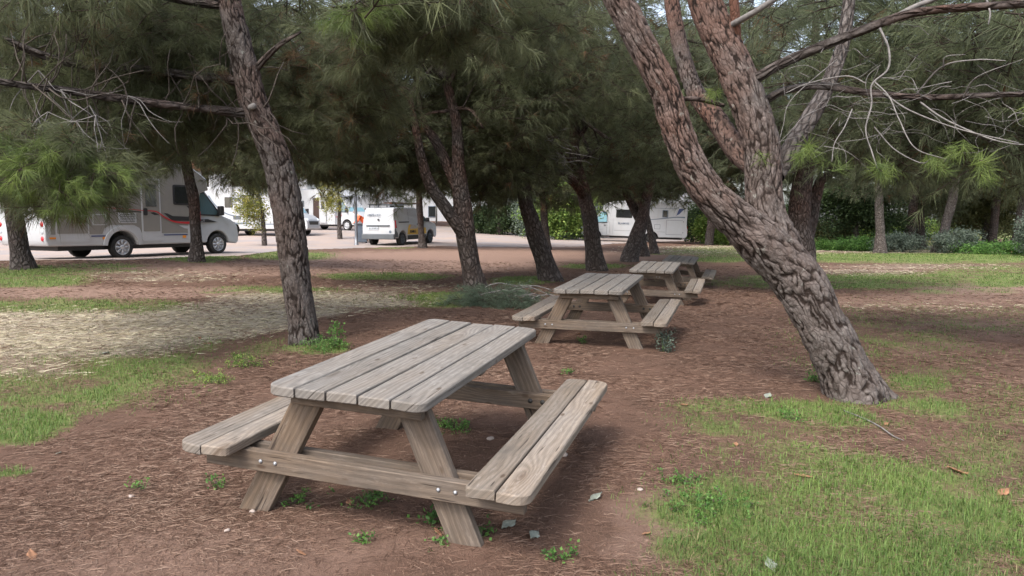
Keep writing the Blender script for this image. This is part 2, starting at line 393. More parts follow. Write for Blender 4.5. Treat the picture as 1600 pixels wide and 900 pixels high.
DIRT = [(420,420,260,12,.8),(180,457,260,10,.9),(640,410,230,16,1.0),(800,400,300,10,.9),(600,452,150,8,.5),(1000,400,80,6,.6),(1540,452,110,10,.9),(1350,420,140,5,.5),(1450,470,200,14,.6),(250,880,350,60,.5),(1030,810,90,60,.55),(560,850,200,50,.4),(1500,520,120,40,.4),(1000,870,80,30,.6),(810,383,120,6,1.1)]
LOT = [(-60,409),(60,407),(190,407),(300,402),(380,400),(440,392),(560,388),(690,385),(745,386),(830,387),(900,386),(960,381),(1080,376),(1085,373),(960,370),(880,369),(820,366),(760,359),(700,354),(640,352),(500,352),(300,355),(-60,362)]
GRAVEL_SPOTS = []
def ell(px, py, L):
    t = np.zeros_like(px)
    for cx, cy_, rx, ry, s in L:
        d = ((px-cx)/rx)**2 + ((py-cy_)/ry)**2
        t = np.maximum(t, s*np.clip(1.3-d*.68, 0, 1))
    return t
def in_poly(px, py, poly):
    ins = np.zeros(px.shape, bool); n = len(poly)
    for i in range(n):
        x0, y0 = poly[i]; x1, y1 = poly[(i+1) % n]
        if y0 == y1: continue
        c = ((y0 > py) != (y1 > py)) & (px < (x1-x0)*(py-y0)/(y1-y0)+x0)
        ins ^= c
    return ins
def masks(x, y, z):
    px, py = proj(np.stack([x, y, z], 1))
    behind = y < 1.3
    wx = (fbm(x*.8, y*.8, 21)-.5)*60/np.maximum(1, y*.15); wy = (fbm(x*.8, y*.8, 33)-.5)*60/np.maximum(1, y*.35)
    px2, py2 = px+wx, py+wy*np.clip((py-360)/200, .05, 1)
    g, s, d = ell(px2, py2, GREEN), ell(px2, py2, STRAW), ell(px2, py2, DIRT)
    nn = fbm(x*2.2, y*2.2, 51); n2 = fbm(x*.35, y*.35, 77)
    off = (px < -60) | (px > 1660) | behind
    g = np.where(off, np.clip((n2-.45)*3, 0, .8), g); s = np.where(off, np.clip((n2-.55)*2, 0, .5), s)
    g = np.clip(g*(-.25+2.4*fbm(x*3.1, y*3.1, 57)*.6+.9*nn+.1), 0, 1); s = np.clip(s*(.7+.9*nn), 0, 1); g = g*(1-.65*s)
    lot = in_poly(px, py, LOT) & (y > 10)
    return g, s, np.clip(d, 0, 1), lot

# ------------------------------------------------------------------ ground
def build_ground():
    tx = np.linspace(-1, 1, 520); X = 170*np.sinh(tx*5.6)/math.sinh(5.6)
    ty = np.linspace(0, 1, 560); Y = -6 + 206*(np.exp(ty*4.4)-1)/(math.exp(4.4)-1)
    gx, gy = np.meshgrid(X, Y); x, y = gx.ravel(), gy.ravel()
    z = height(x, y)
    far = np.clip((np.hypot(x, y-30)-90)/100, 0, 1); z = z*(1-far) + far*1.2
    g, s, d, lot = masks(x, y, z)
    ny, nx = gx.shape
    idx = np.arange(ny*nx).reshape(ny, nx)
    F = np.stack([idx[:-1, :-1].ravel(), idx[:-1, 1:].ravel(), idx[1:, 1:].ravel(), idx[1:, :-1].ravel()], 1)
    m, n, b = new_mat('park_ground')
    o = tc(n, 'Object')
    a, aa, ad = attr(n, 'green'), attr(n, 'straw'), attr(n, 'dirt')
    n1 = noise(n, 2.2, o, 7, .65); n2 = noise(n, 30, o, 6, .75); n3 = noise(n, 140, o, 3, .8)
    # streaky needle litter : stretched noise in two directions
    s1 = noise(n, 1, mapping(n, o, (170, 30, 30), (0, 0, .5)), 3, .7); s2 = noise(n, 1, mapping(n, o, (30, 190, 30), (0, 0, .3)), 3, .7)
    st = math_(n, 'MAXIMUM', s1, s2)
    lit = mix(n, ramp(n, st, [(.45, (0, 0, 0)), (.75, (1, 1, 1))]), (.075, .046, .034), (.19, .118, .084))
    lit = mix(n, ramp(n, n1, [(.35, (0, 0, 0)), (.7, (1, 1, 1))]), lit, (.15, .09, .066))
    dirt = mix(n, n2, (.175, .108, .083), (.34, .235, .185))
    c = mix(n, math_(n, 'MULTIPLY', ramp(n, math_(n, 'ADD', ad, math_(n, 'MULTIPLY_ADD', n1, .8, -.4)), [(.3, (0, 0, 0)), (.8, (1, 1, 1))]), .85), lit, dirt)
    straw = mix(n, ramp(n, n2, [(.35, (0, 0, 0)), (.65, (1, 1, 1))]), (.26, .215, .16), (.42, .37, .285))
    c = mix(n, ramp(n, math_(n, 'ADD', aa, math_(n, 'MULTIPLY_ADD', n2, .9, -.45)), [(.3, (0, 0, 0)), (.8, (1, 1, 1))]), c, straw)
    green = mix(n, n2, (.085, .11, .035), (.22, .27, .09))
    gf = ramp(n, math_(n, 'ADD', a, math_(n, 'MULTIPLY_ADD', n2, 1.3, -.68)), [(.35, (0, 0, 0)), (.75, (1, 1, 1))])
    c = mix(n, math_(n, 'MULTIPLY', gf, .85), c, green)
    c = mix(n, ramp(n, n3, [(.62, (0, 0, 0)), (.7, (.5, .5, .5))]), c, (.3, .24, .19))
    n.links.new(c, b.inputs['Base Color']); b.inputs['Roughness'].default_value = .95; b.inputs['Specular IOR Level'].default_value = .1
    h = math_(n, 'ADD', math_(n, 'MULTIPLY', n2, .8), math_(n, 'MULTIPLY', st, .8)); bump(n, b, h, .9, .02)
    V = np.stack([x, y, z], 1)
    gr = mesh_np('ground', V, F, m, attrs={'green': g, 'straw': s, 'dirt': d}, smooth=True)
    prop(gr, 'red brown ground under the pines with needle litter and grass patches', 'ground', kind='structure')
    # gravel parking road : draped sheet
    jl = lot & True
    fx = F[jl[F].sum(1) >= 3]
    used, inv = np.unique(fx, return_inverse=True)
    m2, n, b = new_mat('pale_gravel'); o = tc(n)
    q1 = noise(n, 40, o, 5, .8); q2 = noise(n, .5, o, 4, .6); q3 = noise(n, 9, o, 5, .7)
    c = mix(n, q1, (.18, .15, .14), (.35, .31, .295)); c = mix(n, ramp(n, q2, [(.4, (0, 0, 0)), (.65, (.7, .7, .7))]), c, (.36, .26, .2))
    c = mix(n, ramp(n, q3, [(.55, (0, 0, 0)), (.75, (.5, .5, .5))]), c, (.25, .2, .17))
    n.links.new(c, b.inputs['Base Color']); b.inputs['Roughness'].default_value = .95; bump(n, b, q1, .5, .01)
    Vg = V[used].copy(); Vg[:, 2] += .012
    o_ = mesh_np('gravel_road', Vg, inv.reshape(-1, 4), m2, smooth=True)
    prop(o_, 'pale gravel road and parking area behind the pines', 'road', kind='structure')
build_ground()

# ------------------------------------------------------------------ scatter blades
def blades(name, P, L, Wd, lean, mat, tint, label, cat, flat=False):
    n = len(P); a = rng.uniform(0, 2*math.pi, n); ld = np.stack([np.cos(a), np.sin(a), np.zeros(n)], 1)
    side = np.stack([-np.sin(a), np.cos(a), np.zeros(n)], 1)
    if flat:
        up = np.array([0, 0, 1.])
        rise = rng.uniform(-.05, .28, n)[:, None]
        t = P + ld*L[:, None]*np.cos(rise) + up*L[:, None]*np.sin(rise)*.5
        sag = rng.normal(0, .12, n)[:, None]*L[:, None]
        mid = (P+t)/2 + side*sag + up*.003
        s = side*Wd[:, None]*.5 + up*Wd[:, None]*.5
        V = np.stack([P+up*.002-s, P+up*.002+s, mid+s, mid-s, t], 1).reshape(-1, 3)
    else:
        up = np.array([0, 0, 1.])
        tl = lean[:, None]
        mid = P + (up*.58 + ld*tl*.3)*L[:, None]; t = P + (up*(1-.25*tl) + ld*tl)*L[:, None]
        s = side*Wd[:, None]*.5
        V = np.stack([P-s-up*.01, P+s-up*.01, mid+s*.8, mid-s*.8, t], 1).reshape(-1, 3)
    k = np.arange(n)[:, None]*5
    Q = k + np.array([[0, 1, 2, 3]]); T = k + np.array([[3, 2, 4]])
    o = mesh_np(name, V, [Q, T], mat, attrs={'tint': np.repeat(tint, 5), 'wood': np.zeros(5*n)})
    return prop(o, label, cat, kind='stuff')
def sample(n, ylo, yhi, power=1.6, xr=.85):
    """points over the terrain, dense near the viewer"""
    u = rng.uniform(0, 1, n); e = 2-power  # density falls as y^-power, width grows as y
    y = (ylo**e + u*(yhi**e-ylo**e))**(1/e) if abs(e) > 1e-6 else ylo*(yhi/ylo)**u
    x = rng.uniform(-xr, xr, n)*(y+.6)
    return x, y
def do_scatter():
    x, y = sample(620000, 1.9, 55, 1.95)
    z = height(x, y); g, s, d, lot = masks(x, y, z)
    k = (rng.uniform(0, 1, len(x)) < g**1.8*1.0) & ~lot
    x, y, z, g = x[k], y[k], z[k], g[k]; n = len(x)
    L = (rng.uniform(.014, .042, n)*(.6+.7*g))*np.clip(1+y*.012, 1, 1.8); Wd = np.clip(.0012+.00055*y, .001, .02)
    tint = np.clip(.12 + .55*fbm(x*1.1, y*1.1, 5) + rng.normal(0, .17, n), 0.0, 1)
    blades('grass', np.stack([x, y, z], 1), L, Wd*rng.uniform(.7, 1.2, n), rng.uniform(.2, 1.5, n), M['grass'], tint, 'short green grass growing in patches over the litter', 'grass')
    x, y = sample(200000, 2.2, 50, 1.95); z = height(x, y); g, s, d, lot = masks(x, y, z)
    k = (rng.uniform(0, 1, len(x)) < s*.9) & ~lot; x, y, z = x[k], y[k], z[k]; n = len(x)
    blades('dry_grass', np.stack([x, y, z], 1), rng.uniform(.05, .11, n)*np.clip(1+y*.02, 1, 2), np.clip(.0014+.0004*y, .001, .014), None, M['straw'], rng.uniform(.1, 1, n), 'pale straw coloured dry grass lying on the ground', 'dry grass', flat=True)
    x, y = sample(330000, 1.9, 24, 1.95); z = height(x, y); g, s, d, lot = masks(x, y, z)
    dens = np.clip(1-.5*g-.6*s-.45*d, .06, 1)*np.clip(3.2*fbm(x*1.9, y*1.9, 88)-1.0, .12, 1)
    k = (rng.uniform(0, 1, len(x)) < dens) & ~lot; x, y, z = x[k], y[k], z[k]; n = len(x)
    blades('pine_needle_litter', np.stack([x, y, z], 1), rng.uniform(.035, .1, n)*np.clip(.8+y*.03, .9, 1.5), np.clip(.0006+.00028*y, .001, .008), None, M['litter'], np.clip(rng.normal(.5, .24, n), 0, 1), 'fallen reddish pine needles covering the bare soil', 'needle litter', flat=True)
    # crumbs of soil and bark bits
    x, y = sample(9000, 1.9, 14, 1.8); z = height(x, y); n = len(x)
    r = rng.uniform(.003, .009, n)*np.clip(y*.2, 1, 2)
    tet = np.array([[1, 0, -.3], [-.6, .8, -.3], [-.5, -.8, -.3], [.1, 0, .6]])
    V = (np.stack([x, y, z+.002], 1)[:, None] + tet[None]*r[:, None, None]*rng.uniform(.6, 1.4, (n, 1, 3))).reshape(-1, 3)
    k = np.arange(n)[:, None]*4
    T = np.concatenate([k+np.array([[0, 1, 3]]), k+np.array([[1, 2, 3]]), k+np.array([[2, 0, 3]])])
    o = mesh_np('soil_crumbs', V, T, M['litter'], attrs={'tint': np.repeat(rng.uniform(0.1, 1, n), 4), 'wood': np.zeros(4*n)})
    prop(o, 'crumbs of soil, bark and small stones among the needles', 'crumbs', kind='stuff')
do_scatter()
# ------------------------------------------------------------------ tubes, trunks
def smooth_path(P, r, ds):
    P = np.asarray(P, float); r = np.asarray(r, float); K = len(P)
    Q = np.vstack([2*P[0]-P[1], P, 2*P[-1]-P[-2]]); out = []; rr = []
    for i in range(K-1):
        p0, p1, p2, p3 = Q[i:i+4]; L = np.linalg.norm(p2-p1); m = max(1, int(L/ds))
        t = (np.arange(m)/m)[:, None]
        out.append(.5*((2*p1)+(-p0+p2)*t+(2*p0-5*p1+4*p2-p3)*t**2+(-p0+3*p1-3*p2+p3)*t**3))
        rr.append(r[i]+(r[i+1]-r[i])*(t[:, 0]*t[:, 0]*(3-2*t[:, 0])))
    out.append(P[-1:]); rr.append(r[-1:])
    return np.vstack(out), np.concatenate(rr)
def tube(P, r, nseg=12, ds=.05, bark=0, seed=0, cell=(.06, .16), wob=.04):
    C, rad = smooth_path(P, r, ds); n = len(C)
    T = np.gradient(C, axis=0); T /= np.linalg.norm(T, axis=1)[:, None]
    ref = np.array([0, 1., 0]) if abs(T[0][1]) < .9 else np.array([1., 0, 0])   # seam on the side away from the viewer
    U = ref - T*(T@ref)[:, None]; U /= np.linalg.norm(U, axis=1)[:, None]
    W = np.cross(T, U)
    s = np.concatenate([[0], np.cumsum(np.linalg.norm(np.diff(C, axis=0), axis=1))])
    th = np.linspace(0, 2*math.pi, nseg+1)
    TH, S = np.meshgrid(th, s); RR = np.repeat(rad[:, None], nseg+1, 1)
    lump = 1 + wob*(np.sin(TH*2+S*2.1+seed)+.6*np.sin(TH*3-S*3.7+seed*2)+.5*np.sin(S*7+seed+TH))
    plate = np.ones_like(TH)
    RR = RR*lump
    if bark > .01: RR = RR*(1+.22*np.exp(-S/.16)*(.6+.6*np.sin(TH*5+seed)+.3*np.sin(TH*3+seed*2)))
    if bark:
        rm = float(rad.mean()); nu = max(5, int(round(2*math.pi*rm/cell[0])))
        u = TH/(2*math.pi)*nu; v = S/cell[1]
        cx_, sx_ = np.cos(TH)*rm, np.sin(TH)*rm
        wu = 2.2*(fbm((cx_+sx_*.6)*9+seed, S*5+sx_*8, 61)-.5)+1.0*(fbm((cx_-sx_)*22, S*14+seed, 62)-.5)
        wv = .8*(fbm((cx_+sx_*.6)*12+seed, S*4-cx_*8, 63)-.5)+.35*(fbm((cx_-sx_)*26, S*16+seed, 64)-.5)
        u = u+wu; v = v+wv
        ui, vi = np.floor(u), np.floor(v); f1 = np.full(u.shape, 9.); f2 = np.full(u.shape, 9.); idv = np.zeros(u.shape)
        for di in (-1, 0, 1):
            for dj in (-1, 0, 1):
                ci, cj = ui+di, vi+dj; cm = np.mod(ci, nu)
                dx = ci+hash2(cm, cj, seed)-u; dy = cj+hash2(cm, cj, seed+5)-v
                d = np.hypot(dx, dy); hid = hash2(cm, cj, seed+9)
                near = d < f1
                f2 = np.where(near, f1, np.minimum(f2, d)); idv = np.where(near, hid, idv); f1 = np.where(near, d, f1)
        e = np.clip((f2-f1-.07)/.34, 0, 1); e = e**.7
        mg = fbm((cx_+sx_*.7)*16+seed*3, S*6-sx_*16, 71); mg2 = fbm((cx_-sx_)*30, S*9+seed, 72)
        plate = np.maximum(e, np.clip((mg-.5)*9, 0, .92)*np.clip(.6+2*(mg2-.3), 0, 1)*.75)
        fine = fbm(np.cos(TH)*6+S*9+seed, np.sin(TH)*6+S*15, 3)
        flake = np.floor(fbm(np.cos(TH)*9+seed, np.sin(TH)*9+S*26, 5)*7)/7
        RR = RR + bark*((plate-1)*1.0 + (idv-.5)*.25*plate + (fine-.5)*.3 + (flake-.5)*.5)
        plate = plate*(.75+.5*fine)
    V = C[:, None] + RR[..., None]*(np.cos(TH)[..., None]*U[:, None] + np.sin(TH)[..., None]*W[:, None])
    V = V.reshape(-1, 3); uv = np.stack([TH*rad.mean(), S], -1).reshape(-1, 2)
    k = (np.arange(n-1)[:, None]*(nseg+1)+np.arange(nseg)[None]).ravel()
    F = np.stack([k, k+1, k+nseg+2, k+nseg+1], 1)
    # end cap
    c = len(V); V = np.vstack([V, C[-1:]+T[-1:]*rad[-1]*.3]); uv = np.vstack([uv, [[0, s[-1]]]])
    b = (n-1)*(nseg+1)+np.arange(nseg); T3 = np.stack([b, b+1, np.full(nseg, c)], 1)
    return V, F, T3, uv, np.append(plate.ravel(), 1)
def tubes_obj(name, specs, mat, parent, label=None):
    Vs, Qs, Ts, us, ps = [], [], [], [], []; o = 0
    for s in specs:
        V, F, T3, uv, pl = tube(**s)
        Vs.append(V); Qs.append(F+o); Ts.append(T3+o); us.append(uv); ps.append(pl); o += len(V)
    ob = mesh_np(name, np.vstack(Vs), [np.vstack(Qs), np.vstack(Ts)], mat, uv=np.vstack(us), attrs={'plate': np.concatenate(ps)}, smooth=True)
    if parent is not None:
        ob.parent = parent; ob.matrix_parent_inverse = Matrix.Translation(-parent.location)
    if label: ob['label'] = label
    return ob
def px_path(pts):
    """(px,py,Y,width px) -> points and radii; the first point is pushed into the soil"""
    P = np.array([at(a, b, y) for a, b, y, w_ in pts]); r = np.array([wpx(w_, y) for a, b, y, w_ in pts])
    return P, r

# ------------------------------------------------------------------ foliage sprigs
def unit(v): return v/np.linalg.norm(v, axis=-1, keepdims=True)
def make_sprig(seed, shoots, per, L, Wd, seg, tw=.004, size=.42, droop=.35, cone=.8):
    g = np.random.default_rng(seed)
    V, F, tint, wood = [], [], [], []
    def add_v(v, t, w_):
        V.extend(v); tint.extend([t]*len(v)); wood.extend([w_]*len(v)); return len(V)-len(v)
    def rod(a, b, ra, rb):
        a = np.array(a); b = np.array(b); d = unit(b-a); s = unit(np.cross(d, [.3, .2, 1.])); u = np.cross(d, s)
        k = add_v([a+ra*(math.cos(q)*s+math.sin(q)*u) for q in (0, 2.1, 4.2)]+[b+rb*(math.cos(q)*s+math.sin(q)*u) for q in (0, 2.1, 4.2)], .5, 1.)
        for i in range(3):
            j = (i+1) % 3; F.append((k+i, k+j, k+3+j)); F.append((k+i, k+3+j, k+3+i))
    main = [np.zeros(3)]
    d = unit(np.array([1, g.normal(0, .2), -.1]))
    for i in range(3):
        main.append(main[-1]+d*size/3); d = unit(d+np.array([0, g.normal(0, .2), -.18]))
    for a, b in zip(main[:-1], main[1:]): rod(a, b, tw, tw*.8)
    ends = [(main[-1], d, main[-2])]
    for s in range(shoots-1):
        k = 1+s % 3; base = main[k]+(main[k]-main[k-1])*g.uniform(-.6, .2)
        dd = unit(np.array([g.uniform(.2, .8), g.choice([-1, 1])*g.uniform(.4, 1), g.uniform(-.5, .5)]))
        e = base+dd*size*g.uniform(.3, .6); rod(base, e, tw*.7, tw*.5); ends.append((e, dd, base))
    for e, dd, base in ends:
        tcol = g.uniform(.15, .85)
        s = unit(np.cross(dd, [.1, .2, 1.])); u = np.cross(dd, s)
        for k in range(per):
            q = g.uniform(0, 2*math.pi); c = g.uniform(.15, cone)
            nd = unit(dd*(1-c*.7)+(math.cos(q)*s+math.sin(q)*u)*c+np.array([0, 0, -droop*g.uniform(.4, 1.3)]))
            st = e - dd*g.uniform(0, .11)*(L/.15); ln = L*g.uniform(.65, 1.1)
            wv = unit(np.cross(nd, g.normal(0, 1, 3)))*Wd*.5
            t = float(np.clip(tcol+g.normal(0, .12), 0, 1))
            if seg == 2:
                mid = st+nd*ln*.5; tip = st+nd*ln+np.array([0, 0, -droop*ln*.35])
                i = add_v([st-wv, st+wv, mid+wv, mid-wv, tip], t, 0.)
                F.extend([(i, i+1, i+2), (i, i+2, i+3), (i+3, i+2, i+4)])
            else:
                tip = st+nd*ln+np.array([0, 0, -droop*ln*.2])
                i = add_v([st-wv, st+wv, tip], t, 0.); F.append((i, i+1, i+2))
    return np.array(V), np.array(F), np.array(tint), np.array(wood)
def make_leafy(seed, nl, size, ll, lw, up=.0):
    g = np.random.default_rng(seed); V, F, tint, wood = [], [], [], []
    V += [np.array([0, .004, 0]), np.array([0, -.004, 0]), np.array([size, 0, -.1*size])]; F.append((0, 1, 2)); tint += [.5]*3; wood += [1.]*3
    for k in range(nl):
        p = np.array([g.uniform(.05, 1)*size, g.normal(0, .22*size), g.normal(-.05, .2)*size])
        d = unit(np.array([g.normal(.3, .7), g.normal(0, .8), g.normal(up, .5)])); s = unit(np.cross(d, g.normal(0, 1, 3)+np.array([0, 0, 1.2])))
        l = ll*g.uniform(.6, 1.2); wv = s*lw*.5*g.uniform(.7, 1.2); nrm = np.cross(d, s)*l*.12
        i = len(V); V += [p, p+d*l*.45+wv+nrm, p+d*l, p+d*l*.45-wv+nrm]; F += [(i, i+1, i+2), (i, i+2, i+3)]
        t = float(g.uniform(.05, 1)); tint += [t]*4; wood += [0.]*4
    return np.array(V), np.array(F), np.array(tint), np.array(wood)
SPR = {
 'near': [make_sprig(100+i, 6, 42, .17, .0028, 2, .004, .40, .4, .85) for i in range(5)],
 'mid':  [make_sprig(200+i, 6, 20, .21, .0062, 1, .006, .50, .5, .8) for i in range(6)],
 'far':  [make_sprig(300+i, 6, 12, .27, .013, 1, .01, .62, .45, .8) for i in range(6)],
 'coarse': [make_sprig(400+i, 7, 14, .36, .03, 1, .012, .9, .4, .8) for i in range(5)],
 'leaf': [make_leafy(500+i, 26, .45, .085, .05) for i in range(5)],
 'leafbig': [make_leafy(520+i, 30, .8, .17, .1) for i in range(5)],
 'narrow': [make_leafy(540+i, 34, .5, .15, .026, .5) for i in range(5)],
 'weed': [make_leafy(560+i, 12, .05, .016, .0095, .4) for i in range(5)],
}
def foliage_obj(name, pos, kind, mat, parent, scale=(.8, 1.25), head=None, tilt=.35, dt=.16, down=0):
    """pos (n,3) world; every sprig turned about z, tilted a little"""
    tpl = SPR[kind]; pos = np.asarray(pos); n = len(pos); which = rng.integers(0, len(tpl), n)
    Vs, Fs, ts, ws = [], [], [], []; o = 0
    for k, (V, F, t, wd) in enumerate(tpl):
        p = pos[which == k]; m = len(p)
        if not m: continue
        a = rng.uniform(0, 2*math.pi, m) if head is None else head[which == k]+rng.normal(0, .5, m)
        b = rng.normal(down, tilt, m); c = rng.normal(0, tilt, m); s = rng.uniform(*scale, m)
        ca, sa, cb, sb, cc, sc_ = np.cos(a), np.sin(a), np.cos(b), np.sin(b), np.cos(c), np.sin(c)
        Z = np.zeros(m); O = np.ones(m)
        Rz = np.stack([ca, -sa, Z, sa, ca, Z, Z, Z, O], 1).reshape(m, 3, 3)
        Ry = np.stack([cb, Z, sb, Z, O, Z, -sb, Z, cb], 1).reshape(m, 3, 3)
        Rx = np.stack([O, Z, Z, Z, cc, -sc_, Z, sc_, cc], 1).reshape(m, 3, 3)
        Mx = (Rz@Ry@Rx)*s[:, None, None]
        W = np.einsum('mij,vj->mvi', Mx, V)+p[:, None]
        Vs.append(W.reshape(-1, 3)); Fs.append((F[None]+(np.arange(m)*len(V))[:, None, None]).reshape(-1, 3)+o); o += m*len(V)
        tt = t[None]+rng.normal(0, dt, m)[:, None]; ts.append(np.clip(tt, 0, 1).ravel()); ws.append(np.tile(wd, m))
    ob = mesh_np(name, np.vstack(Vs), np.vstack(Fs), mat, attrs={'tint': np.concatenate(ts), 'wood': np.concatenate(ws)})
    if parent is not None:
        ob.parent = parent; ob.matrix_parent_inverse = Matrix.Translation(-parent.location)
    return ob

# openings of the canopy: nothing hangs in front of these (photo px box, only nearer than Y)
CLEAR = [ # x0,y0,x1,y1,Ymax
 (340,-200,530,560,8.3),(930,-200,1240,700,6.4),(1150,-100,1620,190,5.2),(-100,40,390,195,7.35),(190,266,345,420,20.5),
 (205,275,300,420,20.3),(290,285,352,420,20.5),(330,296,480,420,40),(430,300,560,420,34),(555,322,690,420,34),(640,338,1100,600,24),(700,326,870,400,60),(905,322,1075,400,50),
 (690,300,760,470,14),(625,110,740,400,13.7),(800,300,880,450,16.6),(865,180,955,430,20.4),(960,300,1040,420,25),
 (1075,330,1640,700,32),(1260,300,1640,420,30),(0,408,240,600,30),(0,345,90,420,14.3),(230,235,330,410,17),(80,352,330,410,20),(0,360,100,410,20)]
def filt(P, relax=0):
    px, py = proj(P); k = np.ones(len(P), bool)
    side = .1*FPX/np.maximum(P[:, 1], 3)
    drop = .26*FPX/np.maximum(P[:, 1], 3)
    for x0, y0, x1, y1, Y in CLEAR:
        e = rng.normal(0, 6, len(P)); e2 = rng.normal(0, 7, len(P))
        k &= ~((px+e+side > x0) & (px+e-side < x1) & (py+e2+drop > y0) & (py+e2 < y1) & (P[:, 1] < Y) & (P[:, 1] > .3))
    k &= ~((py < -70) & (rng.uniform(0, 1, len(P)) < .93) & (P[:, 1] > 0)); k &= ~((P[:, 1] <= 0) & (rng.uniform(0, 1, len(P)) < .9))  # unseen foliage above the view is thinned to let more light down
    k &= ~((P[:, 1] < 3.0) & (np.abs(px-800) < 1100) & (P[:, 2] < 3.6))
    return k
def crown(root, tops, cen, rad, n, kind, mat, nl=12, scale=(.8, 1.25), low=.0, name='crown', branches=True, sig=.33, bmat='bark_branch', floor=2.2, split=False):
    """limbs from the trunk tops fan out into the ellipsoid cen/rad; sprigs sit along limbs and side twigs"""
    cen = np.array(cen, float); rad = np.array(rad, float); tops = [np.array(t, float) for t in tops]
    specs, pts = [], []
    for i in range(nl):
        d = unit(rng.normal(0, 1, 3)); d[2] = d[2]*.8+.05; d = unit(d)
        e = cen+rad*d*rng.uniform(.7, 1.0)
        t = tops[rng.integers(len(tops))]; s = t+rng.normal(0, .05, 3)
        m = (s+e)/2+np.array([0, 0, .18*np.linalg.norm(e-s)])+rng.normal(0, .15, 3); q = (m+e)/2+rng.normal(0, .12, 3)+np.array([0, 0, .06])
        P = np.array([s, (s+m)/2+np.array([0, 0, .05]), m, q, e]); L = np.linalg.norm(e-s); r0 = .022*L**.5+.012
        C, _ = smooth_path(P, [1]*5, .2)
        specs.append(dict(P=P, r=[r0, r0*.85, r0*.62, r0*.4, r0*.15], nseg=6, ds=.2, wob=.08, seed=i, lim=i))
        pts.append(C[int(len(C)*.25):])
        for j in range(4):
            a = C[rng.integers(int(len(C)*.3), len(C)-1)]; dd = unit(unit(e-s)*.5+rng.normal(0, .7, 3)*np.array([1, 1, .5]))*rng.uniform(.5, 1.2)*min(1, L/3)
            b = a+dd; mm = (a+b)/2+np.array([0, 0, .06]); b[2] -= .1
            specs.append(dict(P=[a, mm, b], r=[r0*.3, r0*.22, r0*.08], nseg=4, ds=.25, wob=.05, seed=j, lim=i)); pts.append(np.linspace(a, b, 6)[2:])
    ok = [s for s in specs if filt(np.array([s['P'][1], s['P'][-1]])).all()]; lims = [s.pop('lim') for s in specs]
    lim_ok = [l for s, l in zip(specs, lims) if any(s is q for q in ok)]
    if split:
        main = {l for k, (s, l) in enumerate(zip(specs, lims)) if any(s is q for q in ok) and (k == 0 or lims[k-1] != l)}
        for q in sorted(main): tubes_obj('branch', [s for s, l in zip(ok, lim_ok) if l == q], M[bmat], root)
    elif ok: tubes_obj('branches', ok, M[bmat], root)
    A = np.vstack(pts)
    k1 = int(n*.72); p1 = A[rng.integers(0, len(A), k1)]+rng.normal(0, sig, (k1, 3))*np.array([1, 1, .7])-np.array([0, 0, .12])
    d = unit(rng.normal(0, 1, (n-k1, 3))); p2 = cen+rad*d*(rng.uniform(0, 1, (n-k1, 1))**.4)
    P = np.vstack([p1, p2]); P = P[P[:, 2] > floor-.25*hash2(np.floor(P[:, 0]*1.3), np.floor(P[:, 1]*1.3))*3]
    P = P[filt(P)]
    h = np.arctan2(P[:, 1]-cen[1], P[:, 0]-cen[0])
    return foliage_obj(name, P, kind, M[mat], root, scale, head=h)

def tree_root(px, py, Y, name, label, cat='tree', group=None, z=None):
    p = at(px, py, Y); p[2] = hz(p[0], p[1])
    return empty(name, p, 0, label, cat, group), p
PG = 'pine trees of the picnic grove'
